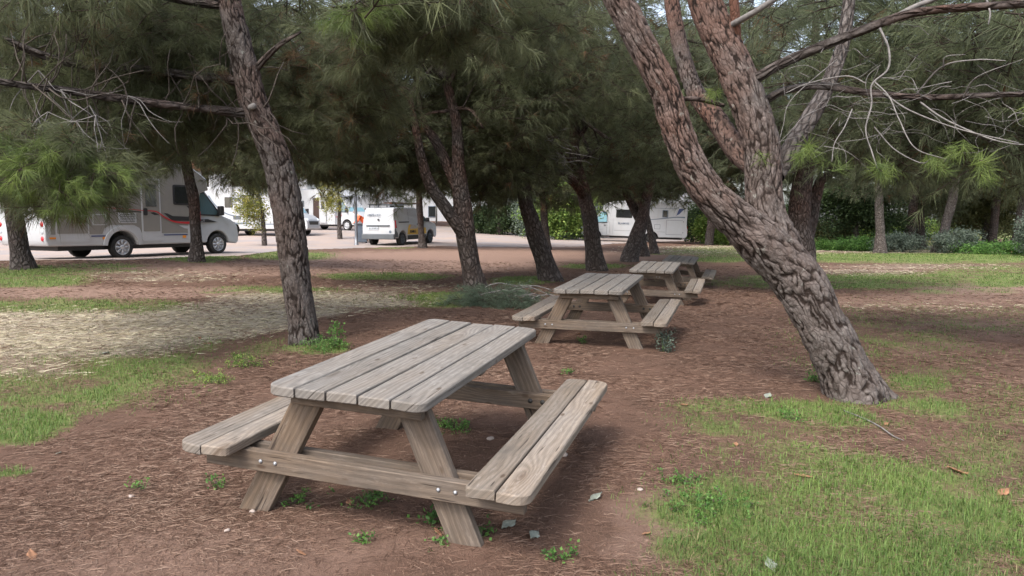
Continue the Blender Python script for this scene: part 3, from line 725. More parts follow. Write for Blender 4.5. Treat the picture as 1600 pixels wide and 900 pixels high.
# ---- leaning double pine on the right, nearest trunk
def near_right_pine():
    YSC[0] = .905
    root, p = tree_root(1338, 628, 6.0, 'pine_tree', 'large leaning pine that forks low, its trunk right of the nearest picnic table', group=PG)
    P, r = px_path([(1352, 655, 6.0, 108), (1338, 622, 6.0, 94), (1312, 560, 6.0, 78), (1275, 490, 6.02, 74), (1240, 430, 6.05, 78), (1197, 385, 6.05, 76), (1150, 343, 6.03, 62), (1110, 303, 6.0, 54), (1077, 250, 5.97, 50), (1055, 195, 5.95, 49), (1038, 140, 5.9, 47), (1003, 70, 5.85, 45), (960, -15, 5.8, 43), (915, -120, 5.7, 44), (880, -260, 5.6, 34)])
    P2, r2 = px_path([(1245, 455, 6.12, 50), (1215, 385, 6.15, 72), (1196, 330, 6.17, 60), (1192, 280, 6.2, 56), (1189, 225, 6.22, 55), (1172, 165, 6.25, 54), (1148, 105, 6.3, 52), (1118, 45, 6.35, 51), (1098, -10, 6.4, 49), (1080, -120, 6.5, 48), (1060, -260, 6.6, 34)])
    tubes_obj('trunk', [dict(P=P, r=r, nseg=190, ds=.012, bark=.017, seed=3, cell=(.045, .19), wob=.03), dict(P=P2, r=r2, nseg=130, ds=.014, bark=.012, seed=8, cell=(.04, .14), wob=.035)], M['bark'], root)
    def limb(pts, ns=40, bark=.006, seed=1, mat='bark_red', ds=.02):
        A, q = px_path(pts); return tubes_obj('branch', [dict(P=A, r=q, nseg=ns, ds=ds, bark=bark, seed=seed, cell=(.035, .07), wob=.05)], M[mat], root)
    limb([(1180, 262, 6.3, 34), (1150, 235, 6.45, 36), (1118, 185, 6.7, 34), (1085, 140, 6.9, 28), (1060, 60, 7.1, 24), (1040, -60, 7.3, 20)])
    limb([(1212, 275, 6.25, 26), (1228, 245, 6.4, 28), (1262, 190, 6.7, 26), (1295, 130, 7.0, 22), (1320, 50, 7.3, 20), (1335, -80, 7.6, 16)], mat='bark_grey', bark=0, seed=4)
    limb([(1150, 70, 6.3, 16), (1148, 20, 6.2, 15), (1140, -60, 6.1, 14)], 16, 0)
    limb([(1183, 122, 6.2, 16), (1215, 103, 6.1, 15), (1270, 78, 5.95, 15), (1345, 48, 5.8, 15), (1420, 22, 5.7, 14), (1500, 12, 5.6, 13), (1640, 4, 5.5, 12), (1800, -10, 5.4, 10)], 18, .002, 5, 'bark_branch')
    limb([(1192, 160, 6.3, 13), (1225, 142, 6.2, 12), (1280, 134, 6.1, 12), (1370, 147, 6.0, 11), (1450, 152, 5.9, 10), (1530, 149, 5.8, 9), (1660, 144, 5.7, 8), (1780, 130, 5.6, 6)], 14, .0015, 6, 'bark_branch')
    limb([(1062, 155, 6.0, 8), (1090, 155, 6.1, 8), (1130, 165, 6.3, 6)], 8, 0, 2, 'bark_branch')
    limb([(1145, 38, 6.2, 10), (1185, 15, 6.0, 9), (1225, -12, 5.9, 8)], 10, 0, 2, 'twig')
    limb([(1390, 31, 5.75, 8), (1430, 10, 5.7, 8), (1490, -12, 5.6, 7)], 10, 0, 2, 'twig')
    # hanging bare twigs, pale grey
    tw = []
    def t_(pts, w0=3.2, w1=1.2):
        n = len(pts); A = np.array([at(a, b, y) for a, b, y in pts]); q = [wpx(w0+(w1-w0)*i/(n-1), 5.6) for i in range(n)]
        tw.append(dict(P=A+rng.normal(0, .012, A.shape), r=[z_*.62 for z_ in q], nseg=6, ds=.02, wob=.2, seed=len(tw)))
    t_([(1377, 42, 5.7), (1388, 75, 5.65), (1382, 105, 5.6), (1366, 128, 5.58), (1362, 165, 5.55), (1356, 200, 5.5), (1360, 235, 5.45), (1370, 268, 5.4)], 7, 2.5)
    t_([(1366, 128, 5.58), (1392, 150, 5.5), (1408, 190, 5.4), (1425, 228, 5.3), (1470, 250, 5.2)], 4, 2)
    t_([(1360, 200, 5.5), (1400, 235, 5.4), (1440, 255, 5.3), (1455, 250, 5.2)], 3, 1.5)
    t_([(1355, 130, 5.6), (1320, 120, 5.7), (1270, 128, 5.8), (1225, 145, 5.9)], 3.5, 2)
    t_([(1430, 145, 5.9), (1475, 105, 5.7), (1520, 92, 5.5), (1570, 98, 5.4)], 4.5, 2); t_([(1476, 105, 5.7), (1480, 85, 5.65), (1515, 86, 5.6)], 3, 1.5)
    t_([(1310, 95, 5.9), (1240, 150, 5.8), (1225, 190, 5.7), (1215, 215, 5.6)], 2.5, 1.2)
    t_([(1500, 155, 5.8), (1520, 120, 5.6), (1600, 90, 5.4)], 4, 1.5); t_([(1440, 160, 5.85), (1480, 190, 5.6), (1560, 215, 5.4), (1640, 230, 5.2)], 5, 2); t_([(1380, 150, 5.9), (1420, 172, 5.7), (1500, 205, 5.5), (1600, 225, 5.3)], 4, 2)
    t_([(1330, 165, 5.7), (1318, 205, 5.6), (1302, 225, 5.55), (1300, 250, 5.5)], 3, 1.5); t_([(1540, 5, 5.6), (1537, 25, 5.55), (1547, 42, 5.5)], 5, 3)
    for k in range(60):     # side twiglets
        a = np.array([rng.uniform(1215, 1590), rng.normal(165, 32), rng.uniform(5.3, 6.3)]); th = rng.choice([0, math.pi])+rng.normal(0, .55); pts = [a]
        for j in range(5):
            th += rng.normal(.12 if math.cos(th) > 0 else -.12, .35); pts.append(pts[-1]+np.array([math.cos(th)*rng.uniform(10, 30), math.sin(th)*rng.uniform(8, 22)+2, rng.normal(0, .06)]))
        t_([tuple(q) for q in pts], rng.uniform(1.2, 2.2), .6)
    tubes_obj('dead_twigs', tw, M['twig'], root)
    # bright end tufts on the bare twigs
    tuft = []
    for a, b, y, q in [(1374, 268, 5.4, 5), (1252, 228, 5.6, 3), (1242, 240, 5.6, 2), (1300, 255, 5.5, 2), (1452, 248, 5.3, 3), (1500, 232, 5.2, 3), (1475, 262, 5.2, 2), (1520, 250, 5.2, 2), (1190, 240, 5.8, 1), (1540, 270, 5.2, 3), (1115, 150, 6.0, 3), (1265, 235, 5.6, 2), (1620, 170, 5.2, 2)]:
        tuft += [at(a+rng.normal(0, 8), b+rng.normal(0, 5), y+rng.normal(0, .1)) for _ in range(q)]
    Vt = make_sprig(900, 1, 60, .17, .0028, 2, .004, .05, .15, 1.2); SPR['tuft'] = [Vt, make_sprig(901, 1, 46, .15, .0028, 2, .004, .05, .2, 1.3)]
    foliage_obj('fresh_tufts', np.array(tuft), 'tuft', M['needles_fresh'], root, (.55, .9), tilt=.8, down=.9)
    tops = [P[-1], P2[-1], P[-2], P2[-2]]
    crown(root, tops, (2.3, 6.0, 6.3), (4.2, 3.6, 1.7), 1600, 'far', 'needles', nl=16, floor=4.3, split=True)
    cl = []   # soft sprays at the upper right and between the limbs, behind the branches
    for a, b, y, rx, rz_, n in [(1500, 60, 9, 1.9, .9, 360), (1580, 180, 8.5, .8, .7, 150), (1440, 230, 9.5, .9, .4, 70), (1380, 110, 10, 1.2, .8, 130), (1600, 20, 7, .6, .5, 60)]:
        c = at(a, b, y); cl.append(c+rng.normal(0, 1, (n, 3))*np.array([rx, .8, rz_])*.6)
    A = np.vstack(cl); A = A[filt(A)]
    foliage_obj('lower_crown', A, 'mid', M['needles_soft'], root, (.8, 1.2))
near_right_pine()
# ---- left pine
def near_left_pine():
    YSC[0] = .915
    root, p = tree_root(475, 540, 8.4, 'pine_tree', 'pine with deeply fissured trunk bending left, standing behind the left end of the nearest table', group=PG)
    P, r = px_path([(478, 560, 8.4, 72), (476, 538, 8.4, 52), (470, 490, 8.4, 46), (462, 430, 8.4, 45), (455, 370, 8.4, 46), (447, 310, 8.4, 46), (433, 255, 8.4, 44), (415, 205, 8.4, 43), (398, 165, 8.4, 44), (385, 115, 8.4, 42), (372, 60, 8.4, 38), (358, 0, 8.4, 34), (340, -100, 8.4, 28), (330, -220, 8.4, 18)])
    tubes_obj('trunk', [dict(P=P, r=r, nseg=120, ds=.016, bark=.014, seed=13, cell=(.042, .17), wob=.035)], M['bark_brown'], root)
    def limb(pts, ns=18, seed=1, mat='bark_branch'):
        A, q = px_path(pts); return tubes_obj('branch', [dict(P=A, r=q, nseg=ns, ds=.05, wob=.07, seed=seed)], M[mat], root)
    b1 = [(392, 176, 8.4, 17), (370, 176, 8.3, 16), (280, 166, 8.0, 13), (180, 153, 7.7, 13), (110, 142, 7.5, 11), (40, 134, 7.3, 10), (-60, 120, 7.1, 9), (-160, 118, 7, 7)]
    b2 = [(382, 128, 8.4, 18), (350, 124, 8.4, 16), (260, 113, 8.3, 13), (170, 105, 8.2, 13), (110, 98, 8.1, 12), (60, 84, 8.0, 12), (0, 60, 7.9, 10), (-90, 40, 7.8, 8)]
    limb(b1); limb(b2, seed=2); limb([(358, 10, 8.4, 14), (320, 6, 8.4, 12), (270, -3, 8.3, 11), (200, -20, 8.2, 9)], seed=3)
    limb([(400, 108, 8.4, 10), (418, 88, 8.3, 9), (440, 68, 8.2, 7), (470, 50, 8.1, 4)], seed=4); limb([(392, 168, 8.25, 10), (396, 166, 8.12, 9)], 12, 5, 'twig')
    tw = []
    for (x0, y0, Y0) in [(60, 110, 7.4), (75, 175, 7.3), (140, 165, 7.4), (200, 150, 7.5), (95, 140, 7.3), (150, 180, 7.2), (60, 185, 7.1), (120, 190, 7.0)]:
        for k in range(3):
            q = np.array([x0, y0, Y0], float); th = rng.uniform(.3, 2.8); pts = [q]
            for j in range(5): th += rng.normal(0, .3); pts.append(pts[-1]+np.array([math.cos(th)*20, math.sin(th)*20, rng.normal(0, .05)]))
            tw.append(dict(P=[at(*u) for u in pts], r=[wpx(1.9*(1-j/7), 7.3) for j in range(6)], nseg=5, ds=.05, wob=.1, seed=k))
    tubes_obj('dead_twigs', tw, M['twig'], root)
    dk = []
    for k in range(90):
        s_ = b1 if k % 2 else b2; i = rng.integers(1, 6); q = np.array([s_[i][0]+rng.uniform(-40, 40), s_[i][1]+rng.normal(0, 6), s_[i][2]]); th = rng.choice([-1, 1])*rng.uniform(.8, 1.9); pts = [q]
        for j in range(4): th += rng.normal(0, .3); pts.append(pts[-1]+np.array([math.cos(th)*24, math.sin(th)*22, rng.normal(0, .1)]))
        dk.append(dict(P=[at(*u) for u in pts], r=[wpx(2.8*(1-j/7), 7.6) for j in range(5)], nseg=4, ds=.1, wob=.05, seed=k))
    tubes_obj('twigs', dk, M['twig_dark'], root)
    crown(root, [P[-1], P[-2], P[-3]], (-2.6, 8.0, 5.6), (4.4, 3.9, 2.3), 1150, 'far', 'needles', nl=20, floor=3.9, split=True)
    cl, fr = [], []
    for a, b, y, rx, rz_, n in [(60, 40, 7.6, .8, .35, 110), (180, 60, 7.6, .9, .35, 160), (290, 60, 8.6, .6, .4, 110), (120, 160, 8.4, 1.0, .3, 100), (250, 180, 9.0, .7, .3, 70),
        (20, 180, 7.0, .45, .3, 60), (80, 240, 7.2, .5, .3, 90), (125, 270, 7.2, .34, .32, 90), (205, 215, 8.2, .4, .25, 45), (300, 215, 10, .7, .3, 70), (500, 40, 8.0, .8, .3, 120), (620, 30, 8.2, .9, .3, 130), (480, 150, 9.2, .6, .5, 120), (560, 120, 9.6, .8, .4, 130), (20, 280, 8.5, .4, .2, 25), (180, 130, 7.0, .7, .2, 40), (760, 20, 9, .8, .3, 110), (60, 90, 9.4, .9, .5, 120), (210, 100, 9.8, 1.0, .5, 130), (320, 90, 9.6, .7, .5, 90), (130, 30, 9.6, 1.0, .4, 100), (300, 10, 9.4, .9, .4, 90), (230, 190, 9.8, .9, .3, 100)]:
        c = at(a, b, y); cl.append(c+rng.normal(0, 1, (n, 3))*np.array([rx, .6, rz_])*.62)
    A = np.vstack(cl); A = A[filt(A)]
    foliage_obj('lower_crown', A, 'near', M['needles'], root, (.75, 1.2), down=.15)
    for a, b, y, n in [(60, 250, 6.4, 9), (75, 260, 6.5, 7), (120, 270, 6.4, 7), (110, 290, 6.8, 6), (20, 235, 6.5, 8), (490, 30, 7.2, 8), (570, 10, 7, 7), (330, 45, 7.5, 4)]:
        fr += [at(a+rng.normal(0, 22), b+rng.normal(0, 14), y+rng.normal(0, .15)) for _ in range(n)]
    fr = np.array(fr); fr = fr[filt(fr)]
    foliage_obj('fresh_tufts', fr, 'near', M['needles_fresh'], root, (.6, .95), down=.3)
near_left_pine()

YSC[0] = 1.0
def pine(base, stems, label, cen, rad, n, kind, nl=12, bark='bark_far', floor=2.2, group=PG, name='pine_tree', ns=26, extra=None, mat='needles', dead=0, cen_abs=True):
    """base (px,py,Y); stems : lists of (px,py,Y,width px)"""
    root, p = tree_root(*base, name, label, group=group)
    specs, tops = [], []
    for i, s in enumerate(stems):
        P, r = px_path(s)
        if i == 0: P[0][2] = p[2]-.12; r[0] *= 1.25; P = np.vstack([P[:1]-[0, 0, .1], P]); r = np.concatenate([[r[0]], r])
        specs.append(dict(P=P, r=r, nseg=ns, ds=.06, bark=0, seed=int(base[0])+i, cell=(.08, .2), wob=.06)); tops += [P[-1], P[-2]]
    tubes_obj('trunk', specs, M[bark], root)
    crown(root, tops, cen, rad, n, kind, mat, nl=nl, floor=floor)
    if extra:
        cl = []
        for a, b, y, rx, rz_, m in extra: c = at(a, b, y); cl.append(c+rng.normal(0, 1, (m, 3))*np.array([rx, rx*.8, rz_])*.6)
        A = np.vstack(cl); A = A[filt(A)]
        if len(A): foliage_obj('lower_crown', A, kind, M[mat], root)
    if dead:
        tw = []
        for k in range(dead[3]):
            q = np.array([dead[0]+rng.normal(0, 25), dead[1]+rng.normal(0, 18), dead[2]+rng.normal(0, .4)]); th = rng.uniform(0, 6.28); pts = [q]
            for j in range(4): th += rng.normal(0, .5); pts.append(pts[-1]+np.array([math.cos(th)*14, math.sin(th)*9, 0]))
            tw.append(dict(P=[at(*u) for u in pts], r=[wpx(1.8*(1-j/7), dead[2]) for j in range(5)], nseg=4, ds=.12, wob=.05, seed=k))
        tubes_obj('dead_twigs', tw, M['twig'], root)
    return root
C_ = lambda px, py, Y: at(px, py, Y)
YSC[0] = .97
pine((742, 457, 14.0), [[(744, 457, 14, 36), (735, 410, 14, 31), (728, 370, 14, 30), (724, 330, 14, 28), (718, 290, 14, 24), (716, 240, 14, 19), (713, 190, 14, 17), (703, 150, 14, 15), (697, 120, 14, 13), (700, 40, 14, 10)],
   [(727, 372, 13.95, 20), (700, 330, 13.8, 20), (672, 290, 13.7, 17), (660, 250, 13.6, 14), (652, 215, 13.5, 12), (640, 150, 13.5, 9)], [(716, 300, 14, 17), (700, 260, 14.2, 16), (680, 220, 14.4, 14), (662, 190, 14.6, 11), (650, 120, 15, 8)],
   [(705, 170, 14, 5), (735, 172, 13.8, 5), (755, 200, 13.6, 4)], [(700, 173, 14, 5), (670, 178, 13.8, 4), (645, 195, 13.7, 3)], [(700, 132, 14, 8), (712, 110, 14, 6), (716, 80, 14, 5)]],
   'pine with several dark slender stems rising behind the cut branches, beyond the nearest table', C_(690, 90, 14.2), (3.5, 3.4, 2.1), 1500, 'mid', 22, floor=2.0,
   extra=[(520, 240, 14, 1.2, .45, 200), (590, 265, 14.5, 1.0, .3, 150), (470, 230, 14.5, .8, .6, 110), (650, 260, 15.5, .9, .35, 80), (780, 240, 14.6, 1.0, .7, 130), (600, 180, 13.5, 1.2, .6, 140), (840, 140, 14, 1.2, .8, 150)])
YSC[0] = .935
pine((858, 437, 17.6), [[(862, 437, 17.6, 32), (850, 405, 17.6, 28), (838, 370, 17.6, 28), (828, 340, 17.6, 26), (822, 320, 17.6, 24), (815, 260, 17.6, 20), (800, 160, 17.6, 15), (790, 60, 17.6, 8)]],
   'leaning pine with green grass at its foot, left of the second picnic table', C_(830, 120, 17.6), (3.3, 3.2, 2.6), 1300, 'mid', 18, floor=2.1, extra=[(800, 270, 17.5, 1.2, .6, 130), (870, 270, 18, 1.0, .6, 100), (760, 290, 18, .6, .3, 80)])
YSC[0] = .96
pine((933, 421, 21.5), [[(934, 421, 21.5, 28), (926, 380, 21.5, 24), (921, 340, 21.5, 24), (912, 300, 21.5, 22), (902, 265, 21.5, 19), (897, 235, 21.5, 16), (896, 190, 21.5, 12), (880, 120, 21.5, 9)], [(912, 305, 21.4, 15), (896, 285, 21, 13), (872, 268, 20.6, 10), (855, 262, 20.3, 7)],
   [(900, 255, 21.4, 7), (925, 240, 21.2, 6), (955, 215, 21, 4)], [(898, 225, 21.5, 8), (915, 200, 21.5, 7), (935, 170, 21.5, 5)], [(893, 255, 21.3, 5), (878, 240, 21, 4), (860, 235, 20.8, 3)]],
   'reddish pine with a side limb forking left, behind the second and third tables', C_(930, 120, 21.8), (4, 3.6, 3.1), 1300, 'mid', 20, floor=2.5, extra=[(960, 270, 22, 1.3, .6, 120), (860, 180, 21, 1.3, .9, 120), (1010, 230, 23, 1.6, .8, 140)], dead=(840, 240, 19, 70))
YSC[0] = 1.0
pine((983, 407, 25.5), [[(982, 407, 25.5, 25), (992, 378, 25.5, 23), (1003, 345, 25.5, 20), (1010, 310, 25.5, 17), (1018, 280, 25.5, 15), (1022, 262, 25.5, 12), (1030, 180, 25.5, 8)], [(1003, 350, 25.6, 14), (990, 325, 25.8, 13), (978, 300, 26, 11), (960, 260, 26, 7)]],
   'crooked pine leaning right with its stems crossing, behind the third table', C_(1010, 130, 26), (4, 3.6, 3.6), 1100, 'far', 16, floor=2.6, extra=[(960, 290, 26, 1.2, .4, 90), (1050, 290, 27, 1.2, .4, 110)])
pine((1006, 397, 29), [[(1006, 397, 29, 17), (1002, 370, 29, 15), (999, 335, 29, 13), (996, 280, 29, 10), (990, 200, 29, 7)]], 'dark upright pine stem just behind the crooked pine', C_(960, 160, 30), (4, 3.6, 3.6), 800, 'far', 12, floor=2.7)
pine((1022, 392, 31.5), [[(1024, 392, 31.5, 12), (1017, 365, 31.5, 10), (1010, 335, 31.5, 9), (1004, 310, 31.5, 8), (1000, 260, 31.5, 6)]], 'thin dark pine stem leaning left in front of the white motorhome skirt', C_(1040, 200, 32), (3.5, 3, 3.2), 700, 'far', 10, floor=2.9)
pine((856, 388, 33.5), [[(856, 388, 33.5, 13), (852, 365, 33.5, 12), (850, 335, 33.5, 11), (846, 280, 33.5, 8), (840, 200, 33.5, 5)]], 'short straight reddish pine between the leaning trunk and the gravel', C_(860, 190, 34), (4.5, 4, 4), 950, 'far', 12, floor=2.4, extra=[(800, 290, 33, 1.6, .5, 120), (880, 310, 34, 1.0, .5, 100)])
pine((32, 415, 15.5), [[(38, 417, 15.5, 34), (30, 385, 15.5, 26), (24, 350, 15.5, 24), (18, 315, 15.5, 20), (5, 285, 15.5, 16), (-20, 240, 15.5, 12), (-30, 120, 15.5, 8)], [(22, 325, 15.5, 13), (40, 300, 15.4, 12), (58, 275, 15.3, 8), (80, 220, 15.2, 6)]],
   'small pine forking at head height at the left edge, in front of the motorhome rear', C_(10, 130, 15.5), (2.6, 2.6, 1.9), 1000, 'mid', 14, floor=2.5)
pine((306, 404, 17.6), [[(308, 404, 17.6, 22), (306, 370, 17.6, 17), (304, 335, 17.6, 17), (302, 305, 17.6, 17), (295, 275, 17.6, 15), (285, 220, 17.6, 11), (280, 120, 17.6, 8)]],
   'slim pine standing in front of the cab of the beige and white motorhome', C_(290, 120, 17.6), (3.4, 3, 2.4), 1300, 'mid', 18, floor=2.55, extra=[(240, 230, 17.5, .9, .4, 170), (350, 260, 17, .8, .35, 170), (400, 240, 17.5, .8, .5, 170)])
pine((659, 382, 32.5), [[(661, 384, 32.5, 13), (658, 360, 32.5, 10), (656, 330, 32.5, 10), (654, 290, 32.5, 8), (650, 220, 32.5, 5)]], 'small pine in front of the parked panel van', C_(650, 210, 33), (3.6, 3, 2.6), 850, 'far', 12, floor=2.3, extra=[(700, 290, 34, 1.6, .3, 90)])
pine((1253, 408, 15.5), [[(1256, 425, 15.5, 40), (1253, 390, 15.5, 36), (1249, 350, 15.5, 34), (1251, 310, 15.5, 32), (1256, 265, 15.5, 30), (1262, 220, 15.5, 25), (1270, 120, 15.5, 16), (1275, 20, 15.5, 10)], [(1256, 390, 15.9, 22), (1266, 350, 16.0, 20), (1274, 310, 16.1, 17), (1284, 280, 16.2, 15), (1308, 268, 16.3, 9), (1350, 240, 16.4, 6)]],
   'reddish upright pine standing close behind the forking trunk on the right', C_(1230, 130, 16), (4.2, 3.4, 2.5), 1400, 'mid', 22, bark='bark_far', floor=2.6, mat='needles_soft', extra=[(1120, 240, 16, .9, .9, 170), (1330, 200, 16.5, 1.4, .7, 120), (1200, 250, 16.5, 1.0, .6, 90), (1100, 120, 15, 1.2, 1.0, 140)])
# ---- park trees on the right and the distant row
GP = 'trees of the park beyond the right lawn'
pine((1376, 385, 36), [[(1376, 387, 36, 17), (1375, 360, 36, 14), (1374, 330, 36, 12), (1373, 290, 36, 10), (1370, 200, 36, 8), (1370, 100, 36, 5)]], 'straight pale grey trunk at the edge of the right lawn', C_(1370, 190, 37), (4.2, 4, 4), 1500, 'far', 12, 'bark_grey', 2.9, GP, mat='needles_soft')
pine((1440, 372, 48), [[(1440, 373, 48, 13), (1438, 350, 48, 11), (1438, 320, 48, 10), (1436, 260, 48, 8), (1436, 160, 48, 5)]], 'brownish trunk between the grey bush and the leaning dark trunk', C_(1440, 210, 48), (5, 4, 4.5), 1200, 'coarse', 12, 'bark_far', 3.0, GP, mat='needles_soft')
pine((1470, 388, 38), [[(1466, 390, 38, 18), (1474, 365, 38, 15), (1482, 335, 38, 13), (1490, 300, 38, 13), (1500, 220, 38, 9), (1505, 120, 38, 6)]], 'dark trunk leaning right out of a leafy bush on the right', C_(1520, 200, 39), (4.6, 4, 4), 1700, 'far', 12, 'bark_grey', 3.0, GP, mat='needles_soft')
pine((1590, 382, 40), [[(1585, 382, 40, 16), (1592, 355, 40, 12), (1596, 320, 40, 11), (1600, 250, 40, 8), (1600, 150, 40, 5)]], 'trunk at the right edge beyond the lawn', C_(1610, 200, 40), (4.6, 4, 4), 1500, 'far', 12, 'bark_grey', 3.0, GP, mat='needles_soft')
FAR = [(-22, 52, 'pine at the far left beyond the parked motorhomes'), (-14.5, 66, 'far pine over the roofs of the distant motorhomes'), (-5.5, 72, 'distant pine left of the blue and yellow panels'), (3.5, 66, 'distant pine above the green bank'), (9, 64, 'distant pine behind the white motorhome cab'), (17, 62, 'distant pine behind the white motorhome tail'), (27, 60, 'far pine between the right park trunks'), (38, 58, 'far pine at the right side of the park'), (48, 62, 'farthest pine at the right edge'), (-34, 60, 'far pine beyond the left edge'), (24, 44, 'tall pine behind the grey trunk in the park'), (33, 50, 'tall pine above the leafy park bushes'), (-1, 58, 'distant pine behind the small straight pine'), (13, 48, 'tall pine right of the white motorhome')]
for i, (x, y, lab) in enumerate(FAR):
    z = hz(x, y); h = rng.uniform(11, 15); root = empty('pine_tree', (x, y, z), 0, lab, 'tree', 'distant pines')
    tubes_obj('trunk', [dict(P=[(x, y, z-.2), (x+.2, y, z+h*.3), (x+rng.normal(0, .5), y, z+h*.6), (x, y, z+h*.92)], r=[.3, .24, .17, .05], nseg=10, ds=.4, wob=.06, seed=i)], M['bark_far'], root)
    crown(root, [(x, y, z+h*.5), (x, y, z+h*.7)], (x, y, z+h*.6), (5.6, 4, h*.42), 800 if x < 15 else 480, 'coarse', 'needles' if x < 15 else 'needles_soft', nl=14, floor=z+2.6+1.2*(i % 2), scale=(1, 1.5), sig=.6)
# ------------------------------------------------------------------ broadleaf trees and shrubs
def leafy_tree(px, py, Y, label, cen, rad, n, kind, mat, stems, name='young_tree', cat='tree', group=None, bark='bark_grey', clear=False):
    root, p = tree_root(px, py, Y, name, label, cat, group); specs = []
    for s in stems:
        P, r = px_path(s); P[0][2] = min(P[0][2], p[2]-.05); specs.append(dict(P=P, r=r, nseg=12, ds=.12, wob=.06, seed=3))
    tubes_obj('trunk', specs, M[bark], root)
    cen = np.array(cen); rad = np.array(rad); sub = cen+rad*unit(rng.normal(0, 1, (14, 3)))*rng.uniform(.3, .85, (14, 1))
    A = sub[rng.integers(0, 14, n)]+rng.normal(0, 1, (n, 3))*rad*.24
    foliage_obj('crown', A, kind, M[mat], root)
    return root
leafy_tree(412, 373, 33, 'young yellow green tree in front of the second motorhome', C_(398, 316, 33), (.75, .7, 1.0), 190, 'leaf', 'leaf_yellow', [[(413, 374, 33, 8), (411, 345, 33, 6), (406, 310, 33, 4), (400, 290, 33, 2)]], group='young street trees by the motorhomes')
leafy_tree(530, 367, 40, 'young green tree in front of the motorhome with the open door', C_(518, 308, 40), (.6, .6, .9), 130, 'leaf', 'leaf_yellow', [[(531, 368, 40, 8), (530, 345, 40, 6), (531, 320, 40, 5), (528, 300, 40, 3)]], group='young street trees by the motorhomes')
leafy_tree(871, 374, 49, 'bright lime green tree with a pale trunk behind the gravel', C_(868, 325, 49), (2.1, 1.6, 1.9), 650, 'leafbig', 'leaf_lime', [[(871, 375, 49, 9), (871, 350, 49, 7), (869, 325, 49, 5)]])
leafy_tree(1335, 362, 52, 'dark leafy tree left of the straight grey trunk', C_(1338, 320, 44), (2.6, 1.6, 1.7), 700, 'leafbig', 'leaf_dark', [[(1338, 366, 44, 8), (1338, 340, 44, 6), (1340, 320, 44, 4)]], group=GP)
leafy_tree(1530, 366, 55, 'olive green broadleaf tree mass at the right of the park', C_(1540, 300, 52), (5.6, 2.5, 2.9), 1900, 'leafbig', 'leaf_olive', [[(1545, 366, 52, 14), (1540, 330, 52, 10), (1540, 300, 52, 6)]], group=GP)
def shrub(px, py, Y, wid, hgt, n, kind, mat, label, group=None, name='shrub', dep=None):
    root, p = tree_root(px, py, Y, name, label, 'shrub', group)
    st = [dict(P=[p-[0, 0, .05], p+[rng.normal(0, .1)*wid, 0, hgt*.35], p+[rng.normal(0, .3)*wid, rng.normal(0, .1), hgt*.75]], r=[.03, .02, .008], nseg=5, ds=.2, seed=k) for k in range(5)]
    tubes_obj('stems', st, M['twig_dark'], root)
    sub = np.array([p+[rng.uniform(-.42, .42)*wid, rng.uniform(-.4, .4)*(dep or wid*.5), hgt*rng.uniform(.2, .8)] for _ in range(10)])
    A = sub[rng.integers(0, 10, n)]+rng.normal(0, 1, (n, 3))*np.array([wid*.13, wid*.1, hgt*.14]); A[:, 2] = np.maximum(A[:, 2], p[2]+.1)
    foliage_obj('foliage', A, kind, M[mat], root)
SG = 'shrubs behind the gravel'
for a in [(775, 374, 60, 3, 2.4, 'leaf_dark', 'dark bush above the green bank, right of the yellow panel'), (812, 372, 58, 3.4, 2.8, 'leaf_dark', 'dark bush behind the leaning trunk, middle of the bank'), (843, 372, 54, 2.6, 2.6, 'leaf_grey', 'dull green bush behind the short reddish pine'),
          (888, 372, 53, 2.4, 2.6, 'leaf_grey', 'grey green bush left of the white motorhome bonnet'), (912, 369, 60, 3.2, 3, 'leaf_grey', 'grey green bush hidden by the white motorhome cab'), (1098, 374, 56, 2.2, 3.2, 'leaf_dark', 'dark bush right of the white motorhome tail'), (1122, 374, 50, 2.2, 2.0, 'leaf_lime', 'bright green bush right of the white motorhome'), (1145, 372, 54, 3.4, 3, 'leaf_dark', 'dark bush seen left of the forking trunk'),
          (1190, 370, 56, 4.2, 3, 'leaf_dark', 'dark bush behind the forking trunk')]:
    shrub(a[0], a[1], a[2], a[3], a[4], 420, 'leafbig', a[5], a[6], SG)
SP = 'shrubs of the park beyond the lawn'
for a in [(1410, 385, 38, 2.2, 1.1, 'leaf', 'leaf_grey', 'low grey green bush right of the straight grey trunk'), (1497, 388, 37, 2.0, 1.5, 'leaf', 'leaf_grey', 'leafy bush at the foot of the leaning dark trunk'), (1290, 372, 46, 2.2, 1.6, 'leafbig', 'leaf_olive', 'brownish bush left of the dark leafy tree'), (1310, 384, 40, 2.0, .45, 'leaf', 'leaf_bright', 'low green ground plants left of the grey trunk'),
          (1345, 384, 39, 1.6, .6, 'leaf', 'leaf_bright', 'low plants at the foot of the straight grey trunk'), (1560, 390, 36, 3.5, .5, 'leaf', 'leaf_bright', 'low leafy cover in front of the right edge trunk'), (1608, 385, 34, 1.3, 2.2, 'leaf', 'leaf_grey', 'bluish bush cut by the right edge of the view'), (1470, 352, 70, 6, 2.4, 'leafbig', 'leaf_lime', 'pale green bush far back between the trunks'),
          (1330, 352, 62, 6, 2.0, 'leafbig', 'leaf_lime', 'pale green bush far back behind the grey trunk'), (1570, 352, 64, 7, 2.6, 'leafbig', 'leaf_olive', 'olive bush far back at the right'), (1400, 352, 66, 5, 2.6, 'leafbig', 'leaf_dark', 'dark bush far back behind the grey bush'), (1240, 360, 60, 5, 3.2, 'leafbig', 'leaf_dark', 'dark bush far behind the reddish upright pine')]:
    shrub(*a[:5], 360, *a[5:], SP)
